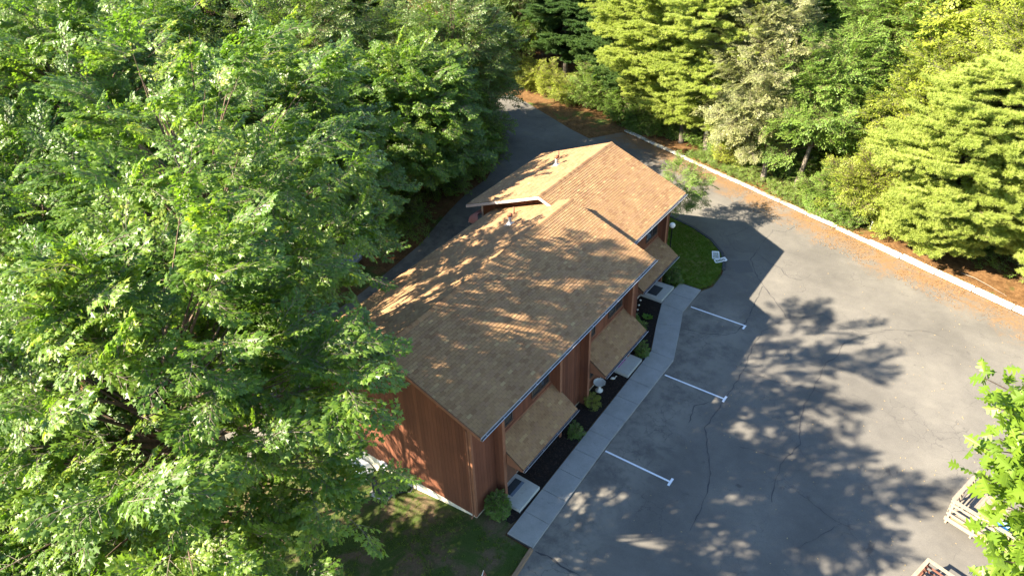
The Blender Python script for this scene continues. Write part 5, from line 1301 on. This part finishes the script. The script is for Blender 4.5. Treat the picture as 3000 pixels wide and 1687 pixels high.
# ------------------------------------------------------------------ odds and ends along the edges
mk = empty('lawn_marker', (2.2, -2.35, gz(2.2, -2.35)), .6); tag(mk, 'small red and white pointed marker standing in the lawn by the timber', 'marker')
MB().tube([(0, 0, 0), (0, 0, .62)], [.012, .012], 6).build('stake', A['white'], mk)
MB().add([(-.10, -.012, .45), (.10, -.012, .45), (.0, -.012, .82), (-.10, .012, .45), (.10, .012, .45), (.0, .012, .82)], [(0, 1, 2), (5, 4, 3), (0, 3, 4, 1), (1, 4, 5, 2), (2, 5, 3, 0)]).build('pointed_board', A['redstain'], mk)
MB().add([(-.115, -.014, .43), (-.085, -.014, .43), (.0, -.014, .80), (.0, -.014, .86)], [(0, 1, 2, 3)]).build('white_edge', A['white'], mk)
st = MB().tube([(14.2, 32.2, .06), (15.0, 31.95, .12), (15.9, 31.5, .10), (16.9, 31.0, .05)], [.022, .02, .016, .01], 6).build('fallen_branch', A['greywood'])
tag(st, 'bleached fallen branch on the needles behind the white kerb', 'branch')
sk = empty('marker_stake', (8.0, 34.75, 0)); tag(sk, 'thin white marker stake standing behind the kerb', 'stake')
MB().tube([(0, 0, 0), (.03, 0, .75)], [.018, .018], 6).build('post', A['white'], sk); MB().box(-.03, .09, -.01, .01, .55, .76).build('flag', A['white'], sk)
nt = empty('notice', (-6.62, 40.02, 1.9)); tag(nt, 'small white notice nailed to a pine trunk', 'notice'); MB().box(-.13, .13, -.02, 0, -.17, .17).build('sheet', A['white'], nt)
br = empty('blue_barrel', (-57.2, 48.5, 0)); tag(br, 'blue plastic barrel by the far road', 'barrel')
MB().lathe([(.26, 0), (.30, .06), (.31, .3), (.33, .32), (.31, .34), (.31, .62), (.33, .64), (.31, .66), (.30, .88), (.27, .94)], n=18).build('body', A['blue'], br, True)
MB().lathe([(.28, .94), (.28, .99), (.05, 1.0)], n=18).build('lid', A['cyan'], br, True)
def car():
    c = empty('parked_car', (-22.4, 12.2, gz(-22.4, 12.2)), .25); tag(c, 'silver blue car parked under the maples on the rear drive', 'car')
    prof = [(-2.2, .35), (-2.25, .62), (-2.1, .86), (-1.45, .95), (-.75, 1.36), (.55, 1.38), (1.25, .98), (2.0, .84), (2.2, .62), (2.18, .35)]
    V = []; n = len(prof)
    for y, k in ((-.86, .97), (-.80, 1.0), (.80, 1.0), (.86, .97)):
        for x, z in prof: V.append((x*k, y*(1 if z < 1 else .80), z))
    F = [(j*n+i, j*n+(i+1) % n, (j+1)*n+(i+1) % n, (j+1)*n+i) for j in range(3) for i in range(n)] + [tuple(range(n)), tuple(range(4*n-1, 3*n-1, -1))]
    MB().add(V, F).build('body', A['carpaint'], c, bevel=.05)
    MB().add([(1.20, -.6, 1.02), (1.20, .6, 1.02), (.62, .55, 1.385), (.62, -.55, 1.385)], [(0, 1, 2, 3)]).build('windscreen', A['glass'], c, loc=(.012, 0, .012))
    MB().add([(-1.40, -.6, .99), (-1.40, .6, .99), (-.80, .55, 1.365), (-.80, -.55, 1.365)], [(3, 2, 1, 0)]).build('rear_window', A['glass'], c, loc=(-.012, 0, .012))
    for s_ in (-1, 1):
        MB().add([(-1.2, s_*.80, .99), (1.0, s_*.80, 1.02), (.5, s_*.715, 1.32), (-.65, s_*.715, 1.32)], [(0, 1, 2, 3)]).build('side_window', A['glass'], c)
        MB().box(2.12, 2.2, s_*.62-.14, s_*.62+.14, .62, .74).build('headlight', A['white'], c)
        MB().box(-2.24, -2.16, s_*.66-.14, s_*.66+.14, .66, .80).build('tail_light', A['redlamp'], c)
        for x in (-1.35, 1.35):
            w = empty('wheel', (x, s_*.80, .32)); w.parent = c
            ty = MB().tube([(0, -.10, 0), (0, .10, 0)], [.32, .32], 20).build('tyre', A['tyre'], w); MB().tube([(0, -.105, 0), (0, .105, 0)], [.19, .19], 14).build('rim', A['galv'], w)
car()
cabin = empty('wooden_cabin', (-1.5, 77.0, 0), .3); tag(cabin, 'orange brown boarded cabin half hidden deep in the woods', 'building')
MB().box(-3, 3, -2.5, 2.5, 0, 3.2).build('wall', A['orange'], cabin)
for k in range(20): MB().box(-3+k*.3, -3+k*.3+.28, -2.54, -2.502, .1, 3.2).build('siding_board', A['orange'], cabin)
MB().add([(-3.3, -2.9, 3.1), (3.3, -2.9, 3.1), (3.3, 0, 4.7), (-3.3, 0, 4.7), (3.3, 2.9, 3.1), (-3.3, 2.9, 3.1), (-3.3, -2.9, 3.22), (3.3, -2.9, 3.22), (3.3, 0, 4.82), (-3.3, 0, 4.82), (3.3, 2.9, 3.22), (-3.3, 2.9, 3.22)],
         [(6, 7, 8, 9), (9, 8, 10, 11), (0, 3, 2, 1), (3, 5, 4, 2), (0, 1, 7, 6), (1, 2, 8, 7), (2, 4, 10, 8), (4, 5, 11, 10), (5, 3, 9, 11), (3, 0, 6, 9)]).build('roof', A['rust'], cabin)
MB().box(-.6, .4, -2.57, -2.545, 0.1, 2.1).build('door', A['door'], cabin); MB().box(1.1, 2.2, -2.57, -2.545, 1.2, 2.2).build('window', A['glass'], cabin)
